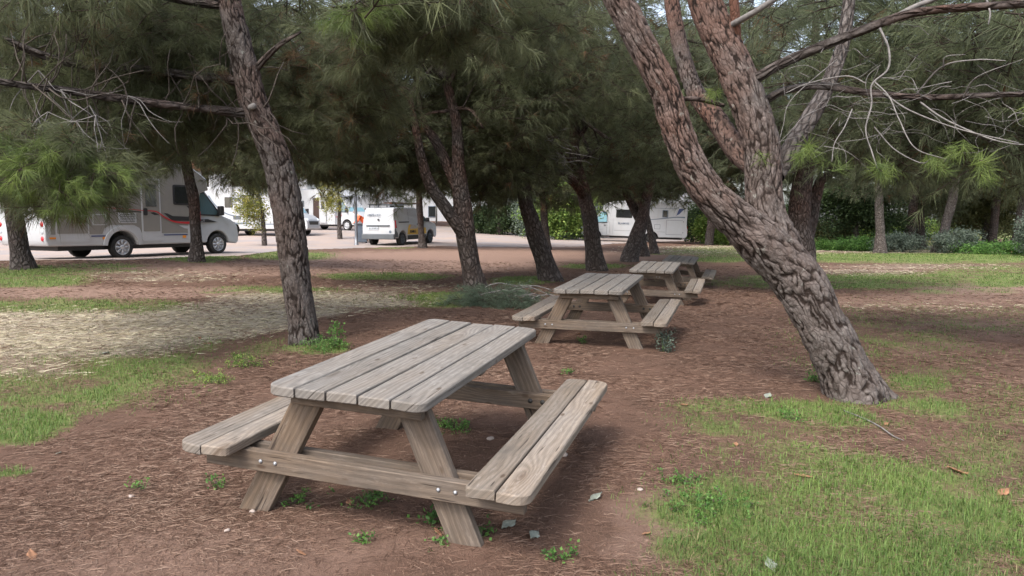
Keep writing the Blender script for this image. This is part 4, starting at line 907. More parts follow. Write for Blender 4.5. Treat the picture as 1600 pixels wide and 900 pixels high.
# ------------------------------------------------------------------ weeds, brush pile
def weed(px, py, wid, hgt, n, label, mat='leaf_bright', kind='weed', sc_=(.8, 1.3)):
    p = ground_at(px, py); root = empty('weed_plant', p, 0, label, 'weed', 'weeds growing through the litter')
    st = [dict(P=[p-[0, 0, .01], p+[rng.normal(0, .2)*wid, rng.normal(0, .2)*wid, hgt*.8]], r=[.0025, .001], nseg=4, ds=.05) for _ in range(5)]
    tubes_obj('stem', st, M['stem_green'], root)
    A = p+np.stack([rng.normal(0, .3, n)*wid, rng.normal(0, .3, n)*wid, rng.uniform(0.02, 1, n)*hgt], 1)
    foliage_obj('leaves', A, kind, M[mat], root, sc_, dt=.2)
weed(710, 674, .22, .05, 42, 'leafy weed on the litter under the nearest table'); weed(380, 574, .3, .1, 60, 'bright leafy weed left of the fissured pine trunk', 'leaf_lime'); weed(328, 600, .25, .08, 34, 'low weed nearer than the bright one left of the nearest table', 'leaf_lime')
weed(522, 548, .14, .26, 26, 'tall dark leafed weed right of the fissured pine trunk', kind='weed', sc_=(1.6, 2.4)); weed(500, 552, .35, .12, 70, 'bright grass like weeds at the foot of the fissured trunk')
weed(1036, 550, .14, .2, 30, 'dark upright weed by the leg of the second table', 'leaf_grey', sc_=(1.4, 2)); weed(909, 537, .08, .06, 10, 'small green weed under the second table'); weed(887, 588, .1, .04, 10, 'small weed behind the nearest bench end')
weed(572, 858, .05, .03, 5, 'small sprout with round leaves in front of the table'); weed(672, 826, .09, .03, 9, 'flat broad leafed weed left of the near table leg', sc_=(1.5, 2)); weed(752, 852, .04, .05, 4, 'round leafed sprout touching the near table leg', sc_=(1.5, 2))
weed(575, 800, .22, .05, 26, 'loose low weeds under the front crossbeam'); weed(225, 0+775, .05, .04, 3, 'tiny weed in the left foreground litter'); weed(470, 790, .1, .04, 10, 'small weeds between the front table legs'); weed(345, 770, .08, .05, 9, 'small weeds left of the left front table leg')
weed(1105, 800, .34, .03, 70, 'patch of small clover like weeds in the right foreground'); weed(1070, 760, .16, .04, 26, 'loose clover like weeds left of the foreground grass'); weed(1275, 600, .12, .12, 16, 'green weed at the foot of the forking trunk', sc_=(1.2, 1.8)); weed(690, 862, .06, .03, 6, 'tiny weed at the bottom below the table leg'); weed(880, 880, .12, .03, 14, 'low weed at the bottom edge right of the table')
weed(1230, 655, .12, .05, 18, 'small weed in the grass left of the forking trunk'); weed(640, 470, .6, .1, 60, 'bright grass like weeds left of the cut branches', 'leaf_lime', sc_=(1, 1.6))
def brush():
    p = ground_at(775, 478); root = empty('cut_branches', p, 0, 'heap of cut green pine branches at the foot of the multi stemmed pine', 'branch pile')
    n = 150; A = p+np.stack([rng.normal(0, .26, n), rng.normal(0, .2, n), np.abs(rng.normal(0, .07, n))], 1); A[:, 2] += .08*np.exp(-((A[:, 0]-p[0])/.5)**2)
    foliage_obj('needles', A, 'mid', M['needles_grey'], root, (.5, .9), tilt=.25)
    st = [dict(P=[a, a+[rng.uniform(.2, .5), rng.normal(0, .2), .08], a+[rng.uniform(.6, 1.0), rng.normal(0, .2), -.02]], r=[.012, .009, .004], nseg=5, ds=.1, seed=k) for k, a in enumerate(A[:16])]
    tubes_obj('stem', st, M['twig'], root)
brush()
# ------------------------------------------------------------------ picnic tables
PID = [0.]
def plank_outline(L, W, corners, rad=.07, n=6):
    """rectangle L (u) x W (v) centred; corners (--, +-, ++, -+) rounded when True"""
    out = []
    for (sx, sy), rd in zip(((-1, -1), (1, -1), (1, 1), (-1, 1)), corners):
        cx, cy_ = sx*L/2, sy*W/2
        if rd:
            a0 = {(-1, -1): math.pi, (1, -1): 1.5*math.pi, (1, 1): 0, (-1, 1): .5*math.pi}[(sx, sy)]
            for k in range(n+1):
                a = a0+k/n*math.pi/2; out.append((cx-sx*rad+rad*math.cos(a), cy_-sy*rad+rad*math.sin(a)))
        else: out.append((cx, cy_))
    return out
def plank(dst, outline, z0, z1, mtx, ch=.006, warp=.002):
    """outline in (u,v); extruded in w (z0..z1) with chamfers; mtx maps (u,v,w) to local"""
    o = np.array(outline); c = (o.max(0)+o.min(0))/2; ext = (o.max(0)-o.min(0))/2
    def inset(d):
        k = 1-d/ext; return (o-c)*k+c
    rings = [(inset(ch), z0), (o, z0+ch), (o, z1-ch), (inset(ch*.45), z1-ch*.3), (inset(ch), z1)]
    PID[0] = (PID[0]*7.13+.37) % 1; pid = PID[0]
    n = len(o); V, uv = [], []
    cosw = rng.normal(0, warp, 2)
    for q, z in rings:
        for u, v in q:
            V.append((u+rng.normal(0, .0004), v+rng.normal(0, .0004), z+cosw[0]*u/ext[0]+cosw[1]*(v/ext[1])))
            uv.append((u, v+(z-z1)*1.0))
    base = len(dst['V']); V = np.array(V); V = np.array([mtx@Vector(p) for p in V])
    dst['V'].extend(V); dst['uv'].extend(uv); dst['pid'].extend([pid]*len(V))
    for r in range(len(rings)-1):
        for i in range(n):
            j = (i+1) % n; dst['F'].append((base+r*n+i, base+r*n+j, base+(r+1)*n+j, base+(r+1)*n+i))
    # caps with inner point fans split lengthwise
    for r, flip in ((0, True), (len(rings)-1, False)):
        dst['cap'].append([base+r*n+i for i in range(n)][::-1 if flip else 1])
def new_dst(): return dict(V=[], F=[], cap=[], uv=[], pid=[])
def dst_obj(name, d, mat, parent):
    me = bpy.data.meshes.new(name); me.from_pydata([tuple(v) for v in d['V']], [], d['F']+d['cap'])
    l = me.uv_layers.new(name='UVMap'); uv = d['uv']
    for lp in me.loops: l.data[lp.index].uv = uv[lp.vertex_index]
    a = me.attributes.new('pid', 'FLOAT', 'POINT'); a.data.foreach_set('value', d['pid'])
    me.update(); bm = bmesh.new(); bm.from_mesh(me); bmesh.ops.recalc_face_normals(bm, faces=bm.faces); bm.to_mesh(me); bm.free()
    return link(name, me, parent, mat)
TW, TL, SO, SI, SL, TZ, SZ = .72, 1.706, .807, .547, 1.757, .75, .45
def mat_axes(u, v, w, o):
    m = Matrix.Identity(4)
    for i, a in enumerate((u, v, w)):
        for j in range(3): m[j][i] = a[j]
    for j in range(3): m[j][3] = o[j]
    return m
def make_table():
    root = empty('picnic_table')
    gap = .010; pw = (TW-4*gap)/5
    d = new_dst()
    for k in range(5):
        x = -TW/2+pw/2+k*(pw+gap)
        # u along y (length), v along -x.. keep right handed: u=(0,1,0) v=(-1,0,0) w=z
        cor = [k == 4, k == 4, k == 0, k == 0]   # (u-,v-),(u+,v-),(u+,v+),(u-,v+) ; v+ is -x
        plank(d, plank_outline(TL+rng.normal(0, .003), pw, cor, .055), TZ-.045, TZ+rng.normal(0, .0015), mat_axes((0, 1, 0), (-1, 0, 0), (0, 0, 1), (x, 0, 0)))
    dst_obj('table_top', d, M['wood_top'], root)
    for s in (-1, 1):
        d = new_dst(); sw = (SO-SI-.006)/2
        for k in range(2):
            xa = SI+sw/2+k*(sw+.006); x = s*xa
            if k == 0: cor = [False]*4 if s > 0 else [False]*4
            outer = (k == 1)
            # v+ is -x : on the right side the outer edge is v-, on the left v+
            cor = [outer and s > 0, outer and s > 0, outer and s < 0, outer and s < 0]
            if not outer: cor = [s < 0, s < 0, s > 0, s > 0]
            plank(d, plank_outline(SL, sw, cor, .06 if outer else .03), SZ-.045, SZ, mat_axes((0, 1, 0), (-1, 0, 0), (0, 0, 1), (x, 0, 0)))
        dst_obj('seat', d, M['wood_seat'], root)
    yl = TL/2-.17
    for e in (-1, 1):
        y = e*yl
        for s in (-1, 1):            # splayed leg
            top = Vector((s*.225, y, TZ-.046)); bot = Vector((.60 if s > 0 else -.66, y, -.12)); dr = (bot-top).normalized(); L = (bot-top).length
            d = new_dst(); v = Vector((0, 1, 0)).cross(dr)   # in-plane width
            lw = .135
            # skewed ends cut horizontal
            k = dr.z; sh = lw/2*v.z/k
            o = [(-L/2-sh*-1, -lw/2), (L/2+sh, -lw/2), (L/2-sh, lw/2), (-L/2-sh, lw/2)]
            c = (top+bot)/2
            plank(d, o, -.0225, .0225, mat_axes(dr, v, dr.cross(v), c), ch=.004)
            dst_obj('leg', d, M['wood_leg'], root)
        # crossbeams sandwich the legs : one outside, one inside
        for q in (1, -1):
            d = new_dst(); yb = y+e*q*.046; Lb = 2*SO-.10 if q == 1 else 2*SO-.14
            plank(d, [(-Lb/2, -.046), (Lb/2, -.046), (Lb/2, .046), (-Lb/2, .046)], -.0225, .0225, mat_axes((1, 0, 0), (0, 0, 1), (0, -1, 0), (0, yb, SZ-.045-.048)), ch=.004)
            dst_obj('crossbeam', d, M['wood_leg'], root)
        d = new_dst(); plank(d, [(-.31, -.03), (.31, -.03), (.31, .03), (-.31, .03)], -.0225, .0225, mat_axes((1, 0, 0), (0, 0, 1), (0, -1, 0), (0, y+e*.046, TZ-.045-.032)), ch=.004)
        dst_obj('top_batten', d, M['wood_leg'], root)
        for s in (-1, 1):
            for q in (0, 1):
                bx_ = s*(.39+.0+q*.075); zz = SZ-.045-.045
                bm = bmesh.new(); yo = y+e*.0685
                lathe_y(bm, [(.0, yo), (.0095, yo), (.009, yo+e*.003), (.005, yo+e*.006), (.0, yo+e*.0065)], bx_, zz, 12)
                bm_obj('bolt', bm, M['bolt'], root, True)
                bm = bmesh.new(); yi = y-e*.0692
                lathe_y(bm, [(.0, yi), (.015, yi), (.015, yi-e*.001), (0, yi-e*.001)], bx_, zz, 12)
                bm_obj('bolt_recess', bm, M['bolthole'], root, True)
    d = new_dst(); plank(d, [(-.31, -.035), (.31, -.035), (.31, .035), (-.31, .035)], -.0225, .0225, mat_axes((1, 0, 0), (0, 1, 0), (0, 0, 1), (0, 0, TZ-.045-.0235)), ch=.004)
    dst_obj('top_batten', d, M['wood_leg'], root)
    return root
def dup(root):
    r = root.copy(); col.objects.link(r)
    def rec(o, np_):
        for ch in [c for c in bpy.data.objects if c.parent == o]:
            c = ch.copy(); col.objects.link(c); c.parent = np_; rec(ch, c)
    rec(root, r); return r
TBL = [(-.459, 3.734, .188, -17.363, 1.93, -2.323, 'nearest picnic table, pale weathered boards, filling the middle foreground'),
 (1.024, 8.178, .187, -17.555, 1.676, -.071, 'second wooden picnic table, behind the nearest one and left of the forking trunk'),
 (2.528, 12.731, .087, -17.15, 1.961, -1.05, 'third wooden picnic table in the row, between the second and the farthest'),
 (4.0, 17.31, -.021, -17.858, 2.086, -2.993, 'farthest and smallest picnic table at the end of the row')]
proto = make_table()
for i, (x, y, z, yaw, ax, ay, lab) in enumerate(TBL):
    t = proto if i == 0 else dup(proto)
    prop(t, lab, 'picnic table', 'wooden picnic tables in a row under the pines')
    e1 = Vector((1, 0, math.tan(R(ay)))).normalized(); e2 = Vector((0, 1, math.tan(R(ax)))); e3 = e1.cross(e2).normalized(); e2 = e3.cross(e1)
    Mx = Matrix((e1, e2, e3)).transposed().to_4x4()
    t.matrix_world = Matrix.Translation((x, y, z)) @ Matrix.Rotation(R(yaw), 4, 'Z') @ Mx

# ------------------------------------------------------------------ small things on the ground
def leaf(px, py, size, label, mat, cat='leaf', group='fallen leaves on the ground', rz=None, curl=.35):
    p = ground_at(px, py); n = 9; V, F = [], []
    for i in range(n):
        u = i/(n-1)*2-1; wv = (1-abs(u)**1.6)*.42*(1+.18*math.sin(i*5.1))
        for v in (-1, -.35, .35, 1):
            V.append((u*size/2, v*wv*size/2, abs(v)*curl*size*.22+.12*curl*size*math.sin(u*2.4+v)+.006+.02*size*math.sin(i*3+v*4)))
    for i in range(n-1):
        for j in range(3): a = i*4+j; F.append((a, a+4, a+5, a+1))
    o = mesh_np('fallen_leaf', np.array(V), np.array(F), M[mat], smooth=True)
    m = o.modifiers.new('t', 'SOLIDIFY'); m.thickness = .0012
    o.location = p; o.rotation_euler = (rng.normal(0, .15), rng.normal(0, .15), rng.uniform(0, 6.28) if rz is None else rz)
    return prop(o, label, cat, group)
for a in [(795, 823, .12, 'long pale grey curled leaf right of the near table leg', 'leaf_pale'), (834, 846, .10, 'crumpled pale grey leaf below the long pale one', 'leaf_pale'), (931, 787, .10, 'flat greenish leaf right of the nearest bench end', 'leaf_pale'), (546, 797, .07, 'tan leaf lying in front of the crossbeam', 'leaf_brown'),
          (683, 838, .06, 'short tan leaf left of the near table leg', 'leaf_brown'), (325, 540, .09, 'orange brown leaf on the dry grass left of the fissured trunk', 'leaf_brown'), (312, 530, .09, 'dark curled leaf beside the orange brown one', 'leaf_brown'), (1172, 628, .06, 'small orange leaf near the foot of the forking trunk', 'leaf_brown'), (1200, 624, .12, 'pale leaf left of the forking trunk foot', 'leaf_pale'),
          (1255, 752, .09, 'brown leaf in the middle of the right foreground grass', 'leaf_brown'), (1495, 748, .13, 'long brown leaf at the right in the grass', 'leaf_brown'), (1568, 776, .1, 'brown leaf near the right edge in the grass', 'leaf_brown'), (1205, 889, .1, 'pale leaf at the bottom edge in the grass', 'leaf_pale'), (1070, 640, .07, 'pale leaf right of the nearest bench', 'leaf_brown'),
          (905, 524, .1, 'brown leaf under the second table', 'leaf_brown'), (1385, 665, .06, 'orange leaf right of the forking trunk foot', 'leaf_brown'), (50, 880, .08, 'tan leaf in the bottom left corner', 'leaf_brown'), (470, 878, .05, 'light tan leaf at the bottom below the table', 'leaf_brown'), (1010, 850, .05, 'small tan leaf in the soil at the bottom centre', 'leaf_brown'), (1150, 700, .06, 'small tan leaf in the thin grass', 'leaf_brown'), (165, 556, .12, 'white scrap like leaf in the left grass', 'leaf_pale'), (92, 712, .04, 'tiny white leaf in the left litter', 'leaf_pale')]:
    leaf(*a[:4], a[4])
def pebble(px, py, r, label):
    p = ground_at(px, py); bm = bmesh.new(); bmesh.ops.create_icosphere(bm, subdivisions=3, radius=r)
    for v in bm.verts: v.co *= 1+.2*math.sin(v.co.x/r*3+px)*math.cos(v.co.y/r*2.3+py); v.co.z *= .6
    o = bm_obj('pebble', bm, M['stone'], None, True); o.location = p+np.array([0, 0, r*.2]); prop(o, label, 'stone', 'pebbles on the ground')
for a in [(766, 690, .022, 'round tan pebble under the nearest bench'), (205, 778, .014, 'small pebble in the left litter'), (880, 712, .025, 'grey stone right of the nearest bench'), (878, 722, .02, 'smaller grey stone beside the other right of the bench'), (395, 812, .014, 'pebble in front of the left front table leg'), (1000, 776, .014, 'pebble in the soil right of the nearest bench'), (355, 838, .012, 'pebble at the lower left below the table'), (620, 740, .012, 'pebble under the front crossbeam')]: pebble(*a)
# fallen twig near the forking trunk
P = np.array([ground_at(*q)+np.array([0, 0, .012]) for q in [(1318, 648), (1350, 657), (1375, 672), (1395, 685), (1412, 692)]])
o = tubes_obj('fallen_twig', [dict(P=P, r=[.004, .005, .005, .004, .002], nseg=6, ds=.03, wob=.1)], M['twig'], None); prop(o, 'thin grey fallen twig on the grass by the forking trunk', 'twig')

# ------------------------------------------------------------------ vehicles
def wheel(parent, x, y, r, wd, side, rim='rim', spokes=8, holes=True):
    """side +1: outer face towards +y"""
    bm = bmesh.new(); yo = y+side*wd/2; yi = y-side*wd/2; t = .02
    lathe_y(bm, [(r*.62, yi), (r*.95, yi), (r, yi+side*.03), (r, yo-side*.03), (r*.95, yo), (r*.68, yo+side*.004), (r*.64, yo-side*.02), (r*.62, yo-side*.05)], x, r, 36)
    ty = bm_obj('tyre', bm, M['rubber'], None, True)
    w_ = empty('wheel'); w_.parent = parent; ty.parent = w_
    bm = bmesh.new(); lathe_y(bm, [(r*.66, yo-side*.05), (r*.665, yo-side*.012), (r*.6, yo-side*.01), (r*.57, yo-side*.045), (r*.2, yo-side*.05), (r*.17, yo-side*.015), (0.001, yo-side*.01)], x, r, 36)
    bm_ = bm
    rm = bm_obj('rim', bm_, M['black'] if holes else M[rim], w_, True)
    bm = bmesh.new()
    for k in range(spokes):
        a = 2*math.pi*k/spokes; hw = r*.075; c, s = math.cos(a), math.sin(a)
        pts = [(r*.1, -hw*.8), (r*.63, -hw*1.3), (r*.63, hw*1.3), (r*.1, hw*.8)]
        A = [bm.verts.new((x+u*c-v*s, yo-side*.005, r+u*s+v*c)) for u, v in pts]; B = [bm.verts.new((x+u*c-v*s, yo-side*.04, r+u*s+v*c)) for u, v in pts]
        bm.faces.new(A); bm.faces.new(B[::-1])
        for i in range(4): bm.faces.new((A[i], B[i], B[(i+1) % 4], A[(i+1) % 4]))
    lathe_y(bm, [(r*.6, yo-side*.03), (r*.66, yo-side*.01), (r*.665, yo-side*.0), (r*.6, yo-side*.004), (r*.58, yo-side*.03)], x, r, 36)
    lathe_y(bm, [(r*.2, yo-side*.03), (r*.2, yo+side*.0), (r*.12, yo+side*.012), (0.001, yo+side*.014)], x, r, 24)
    bm_obj('hub_cap', bm, M[rim], w_, True)
    return w_
def plate_xz(name, pts, y, side, th, mat, parent, bevel=0, z0=None):
    """flat panel on the body side: pts (x,z)"""
    bm = bmesh.new(); A = [bm.verts.new((x, y, z)) for x, z in pts]; B = [bm.verts.new((x, y+side*th, z)) for x, z in pts]; n = len(pts)
    bm.faces.new(A); bm.faces.new(B[::-1])
    for i in range(n): bm.faces.new((A[i], B[i], B[(i+1) % n], A[(i+1) % n]))
    return bm_obj(name, bm, mat, parent, bevel=bevel)
def rr(x0, x1, z0, z1, r=.05, n=4):
    out = []
    for cx, cz, a0 in ((x1-r, z1-r, 0), (x0+r, z1-r, 90), (x0+r, z0+r, 180), (x1-r, z0+r, 270)):
        for k in range(n+1):
            a = R(a0+90*k/n); out.append((cx+r*math.cos(a), cz+r*math.sin(a)))
    return out
def arch(cx, r, z0, n=12):
    """points of a wheel arch going from rear to front along the skirt line z0"""
    rz = r; a0 = math.asin(min(.95, (z0-.36)/r)) if z0 > .36 else 0
    return [(cx-r*math.cos(a), .36+r*math.sin(a)) for a in np.linspace(a0, math.pi-a0, n)]
def ribbon(pts, wd):
    """centre line (x,z) list with widths -> polygon"""
    P = np.array(pts, float); T = np.gradient(P, axis=0); T /= np.linalg.norm(T, axis=1)[:, None]; Nn = np.stack([-T[:, 1], T[:, 0]], 1)
    w_ = np.array(wd)[:, None]/2 if hasattr(wd, '__len__') else np.full((len(P), 1), wd/2)
    return [tuple(q) for q in P+Nn*w_]+[tuple(q) for q in (P-Nn*w_)[::-1]]
def curve_pts(pts, n=6):
    C, _ = smooth_path(np.array([(a, b, 0) for a, b in pts], float), np.ones(len(pts)), .08); return [(c[0], c[1]) for c in C]
def text(s, size, loc, rot, mat, parent, name='lettering', depth=.004, bold=.0):
    cu = bpy.data.curves.new(name, 'FONT'); cu.body = s; cu.size = size; cu.extrude = depth; cu.align_x = 'LEFT'; cu.offset = bold
    o = bpy.data.objects.new('tmp', cu); col.objects.link(o); dg = bpy.context.evaluated_depsgraph_get(); me = bpy.data.meshes.new_from_object(o.evaluated_get(dg)); bpy.data.objects.remove(o)
    t = link(name, me, parent, mat); t.location = loc; t.rotation_euler = rot; return t
def vehicle_root(name, x, y, head, label, cat, group, front, wb):
    """origin under the rear axle centre; pitched so that both axles stand on the ground"""
    c, s = math.cos(head), math.sin(head); z0 = float(height([x], [y], False)[0]); z1 = float(height([x+front*c], [y+front*s], False)[0])
    e = empty(name, (x, y, z0-.01), head, label, cat, group); e.rotation_euler = (0, -math.atan2(z1-z0, front), head); return e
def cab_windows(root, cw, tr):
    pass
def camper(x, y, head, label, wb=3.5, ro=2.1, H=2.85, W=2.25, body='white', skirt='white', hood='transit', glassm='glass_mid', group='white motorhomes on the gravel'):
    """side profile along x (forward), y left"""
    root = vehicle_root('motorhome', x, y, head, label, 'motorhome', group, wb, wb)
    sk = .40; X0 = -ro
    # living box with rear wheel arch cut out of the lower edge
    prof = [(X0+.03, sk+.02)] + arch(0, .46, sk+.0) + [(wb-.95, sk), (wb-.95, 1.25), (wb-.75, 2.02), (wb-.42, 2.12), (wb-.5, 2.5), (wb-.95, H-.12), (wb-1.5, H), (X0+.25, H), (X0+.06, H-.06), (X0, H-.25), (X0, 1.2), (X0-.05, 1.05), (X0-.06, sk+.18)]
    bm = bmesh.new(); prism_xz(bm, prof, -W/2, W/2); bm_obj('body', bm, M[skirt], root, bevel=.045, seg=3)
    # side panels (upper) in body colour
    if body != skirt:
        for s in (-1, 1):
            pr = [(X0+.10, .74)] + [(-.62, .74), (-.55, .9), (-.36, 1.0), (.36, 1.0), (.55, .9), (.62, .74)] + [(wb-1.0, .74), (wb-1.0, 1.3), (wb-.76, 2.04), (wb-.47, 2.14), (wb-.54, 2.46), (wb-.98, H-.15), (wb-1.5, H-.07), (X0+.3, H-.07), (X0+.1, H-.3)]
            plate_xz('side_panel', pr, s*(W/2-.001), s, .008, M[body], root)
    # cab
    cw = 1.0
    F = wb+.95
    t = lambda x_, z_: 1 - (.13*max(0, (z_-1.1)/1.0)) - (.10*max(0, (x_-(F-.55))/.55))
    cp_ = [(wb-1.05, sk), (wb-.52, sk)] + arch(wb, .43, sk)[0:] + [(F-.12, .34), (F, .42), (F+.01, .62), (F-.03, .86), (F-.10, 1.02), (F-.32, 1.17), (F-.72, 1.30), (F-.78, 1.34), (wb-.34, 2.1), (wb-.5, 2.2), (wb-1.05, 2.2)]
    bm = bmesh.new(); prism_xz(bm, cp_, -cw, cw, t); bm_obj('cab', bm, M['white'], root, bevel=.05, seg=3)
    def side_y(z_, x_=0): return cw*t(x_, z_)
    for s in (-1, 1):
        # side glass follows the taper of the cab
        g = [(wb-.78, 1.36), (wb-.02, 1.32), (wb+.05, 1.42), (wb-.42, 2.02), (wb-.74, 2.04)]
        gb = [(wb-.81, 1.31), (wb+.1, 1.27), (wb+.13, 1.42), (wb-.40, 2.07), (wb-.77, 2.09)]; bm = bmesh.new(); bm.faces.new([bm.verts.new((a, s*(side_y(b, a)+.0015), b)) for a, b in gb]); bm_obj('window_seal', bm, M['black'], root)
        bm = bmesh.new(); A = [bm.verts.new((a, s*(side_y(b, a)+.004), b)) for a, b in g]; B = [bm.verts.new((a, s*(side_y(b, a)-.02), b)) for a, b in g]; bm.faces.new(A)
        bm.faces.new(B[::-1])
        for i in range(5): bm.faces.new((A[i], B[i], B[(i+1) % 5], A[(i+1) % 5]))
        bm_obj('side_window', bm, M[glassm], root)
        bm = bmesh.new(); box(bm, wb-.02, wb+.14, s*(cw+.02), s*(cw+.2), 1.3, 1.62) if s > 0 else box(bm, wb-.02, wb+.14, -(cw+.2), -(cw+.02), 1.3, 1.62)
        bm_obj('wing_mirror', bm, M['black'], root, bevel=.03)
        bm = bmesh.new(); A = [bm.verts.new((a, s*(side_y(b, a)+.003), b)) for a, b in [(wb-.8, .5), (wb-.785, .5), (wb-.785, 2.06), (wb-.8, 2.06)]]; bm.faces.new(A); bm_obj('door_seam', bm, M['grey'], root)
        bm = bmesh.new(); box(bm, wb-.72, wb-.56, s*cw-.02, s*cw+.015, 1.12, 1.16); bm_obj('door_handle', bm, M['black'], root, bevel=.008)
        bm = bmesh.new(); bmesh.ops.create_uvsphere(bm, u_segments=16, v_segments=10, radius=1)
        for v in bm.verts: v.co = Vector((F-.16+v.co.x*.2, s*(cw*.76)+v.co.y*.13, .93+v.co.z*.13+(-.15*v.co.x*.2)))
        bm_obj('headlight', bm, M['lens'], root, True)
    # windscreen
    a0, b0 = (F-.80, 1.365), (wb-.365, 2.09); bm = bmesh.new(); nx, nz = (b0[1]-a0[1]), -(b0[0]-a0[0]); q = math.hypot(nx, nz); nx, nz = nx/q*.012, nz/q*.012
    A = [(a0[0]+nx, -side_y(a0[1])+.1, a0[1]+nz), (a0[0]+nx, side_y(a0[1])-.1, a0[1]+nz), (b0[0]+nx, side_y(b0[1])-.1, b0[1]+nz), (b0[0]+nx, -side_y(b0[1])+.1, b0[1]+nz)]
    va = [bm.verts.new(p) for p in A]; vb = [bm.verts.new((p[0]-nx*2, p[1], p[2]-nz*2)) for p in A]; bm.faces.new(va); bm.faces.new(vb[::-1])
    for i in range(4): bm.faces.new((va[i], vb[i], vb[(i+1) % 4], va[(i+1) % 4]))
    bm_obj('windscreen', bm, M['glass_blue' if glassm != 'glass_mid' or hood == 'pale' else 'glass_mid'], root)
    bm = bmesh.new(); box(bm, F-.04, F+.025, -.6, .6, .66, .86); bm_obj('grille', bm, M['black'], root, bevel=.02)
    bm = bmesh.new(); box(bm, X0+.4, wb-1.0, -W/2+.25, W/2-.25, .28, .42); bm_obj('chassis', bm, M['black'], root)
    for xx in (0, wb):
        bm = bmesh.new(); box(bm, xx-.42, xx+.42, -.72, .72, .3, .9); bm_obj('wheel_housing', bm, M['black'], root)
    for xx in (0, wb):
        for s in (-1, 1): wheel(root, xx, s*(.9 if xx else 1.0), .345, .22, s)
    # roof hatch
    for hx in ((.3, .9, -.3, .3), (-1.2, -.8, -.25, .15)):
        bm = bmesh.new(); box(bm, *hx, H-.01, H+.08); bm_obj('roof_hatch', bm, M['white'], root, bevel=.03)
    return root, X0, sk, H, W, F
def lights_rear(root, X0, W, zc=(1.02, .82, .63)):
    for s in (-1, 1):
        for z_, mm in zip(zc, ('lamp_red', 'lens', 'lamp_red')):
            bm = bmesh.new(); bmesh.ops.create_uvsphere(bm, u_segments=16, v_segments=8, radius=.075)
            for v in bm.verts: v.co = Vector((X0-.055+v.co.x*.35, s*(W/2-.13)+v.co.y, z_+v.co.z))
            bm_obj('tail_light', bm, M[mm], root, True)
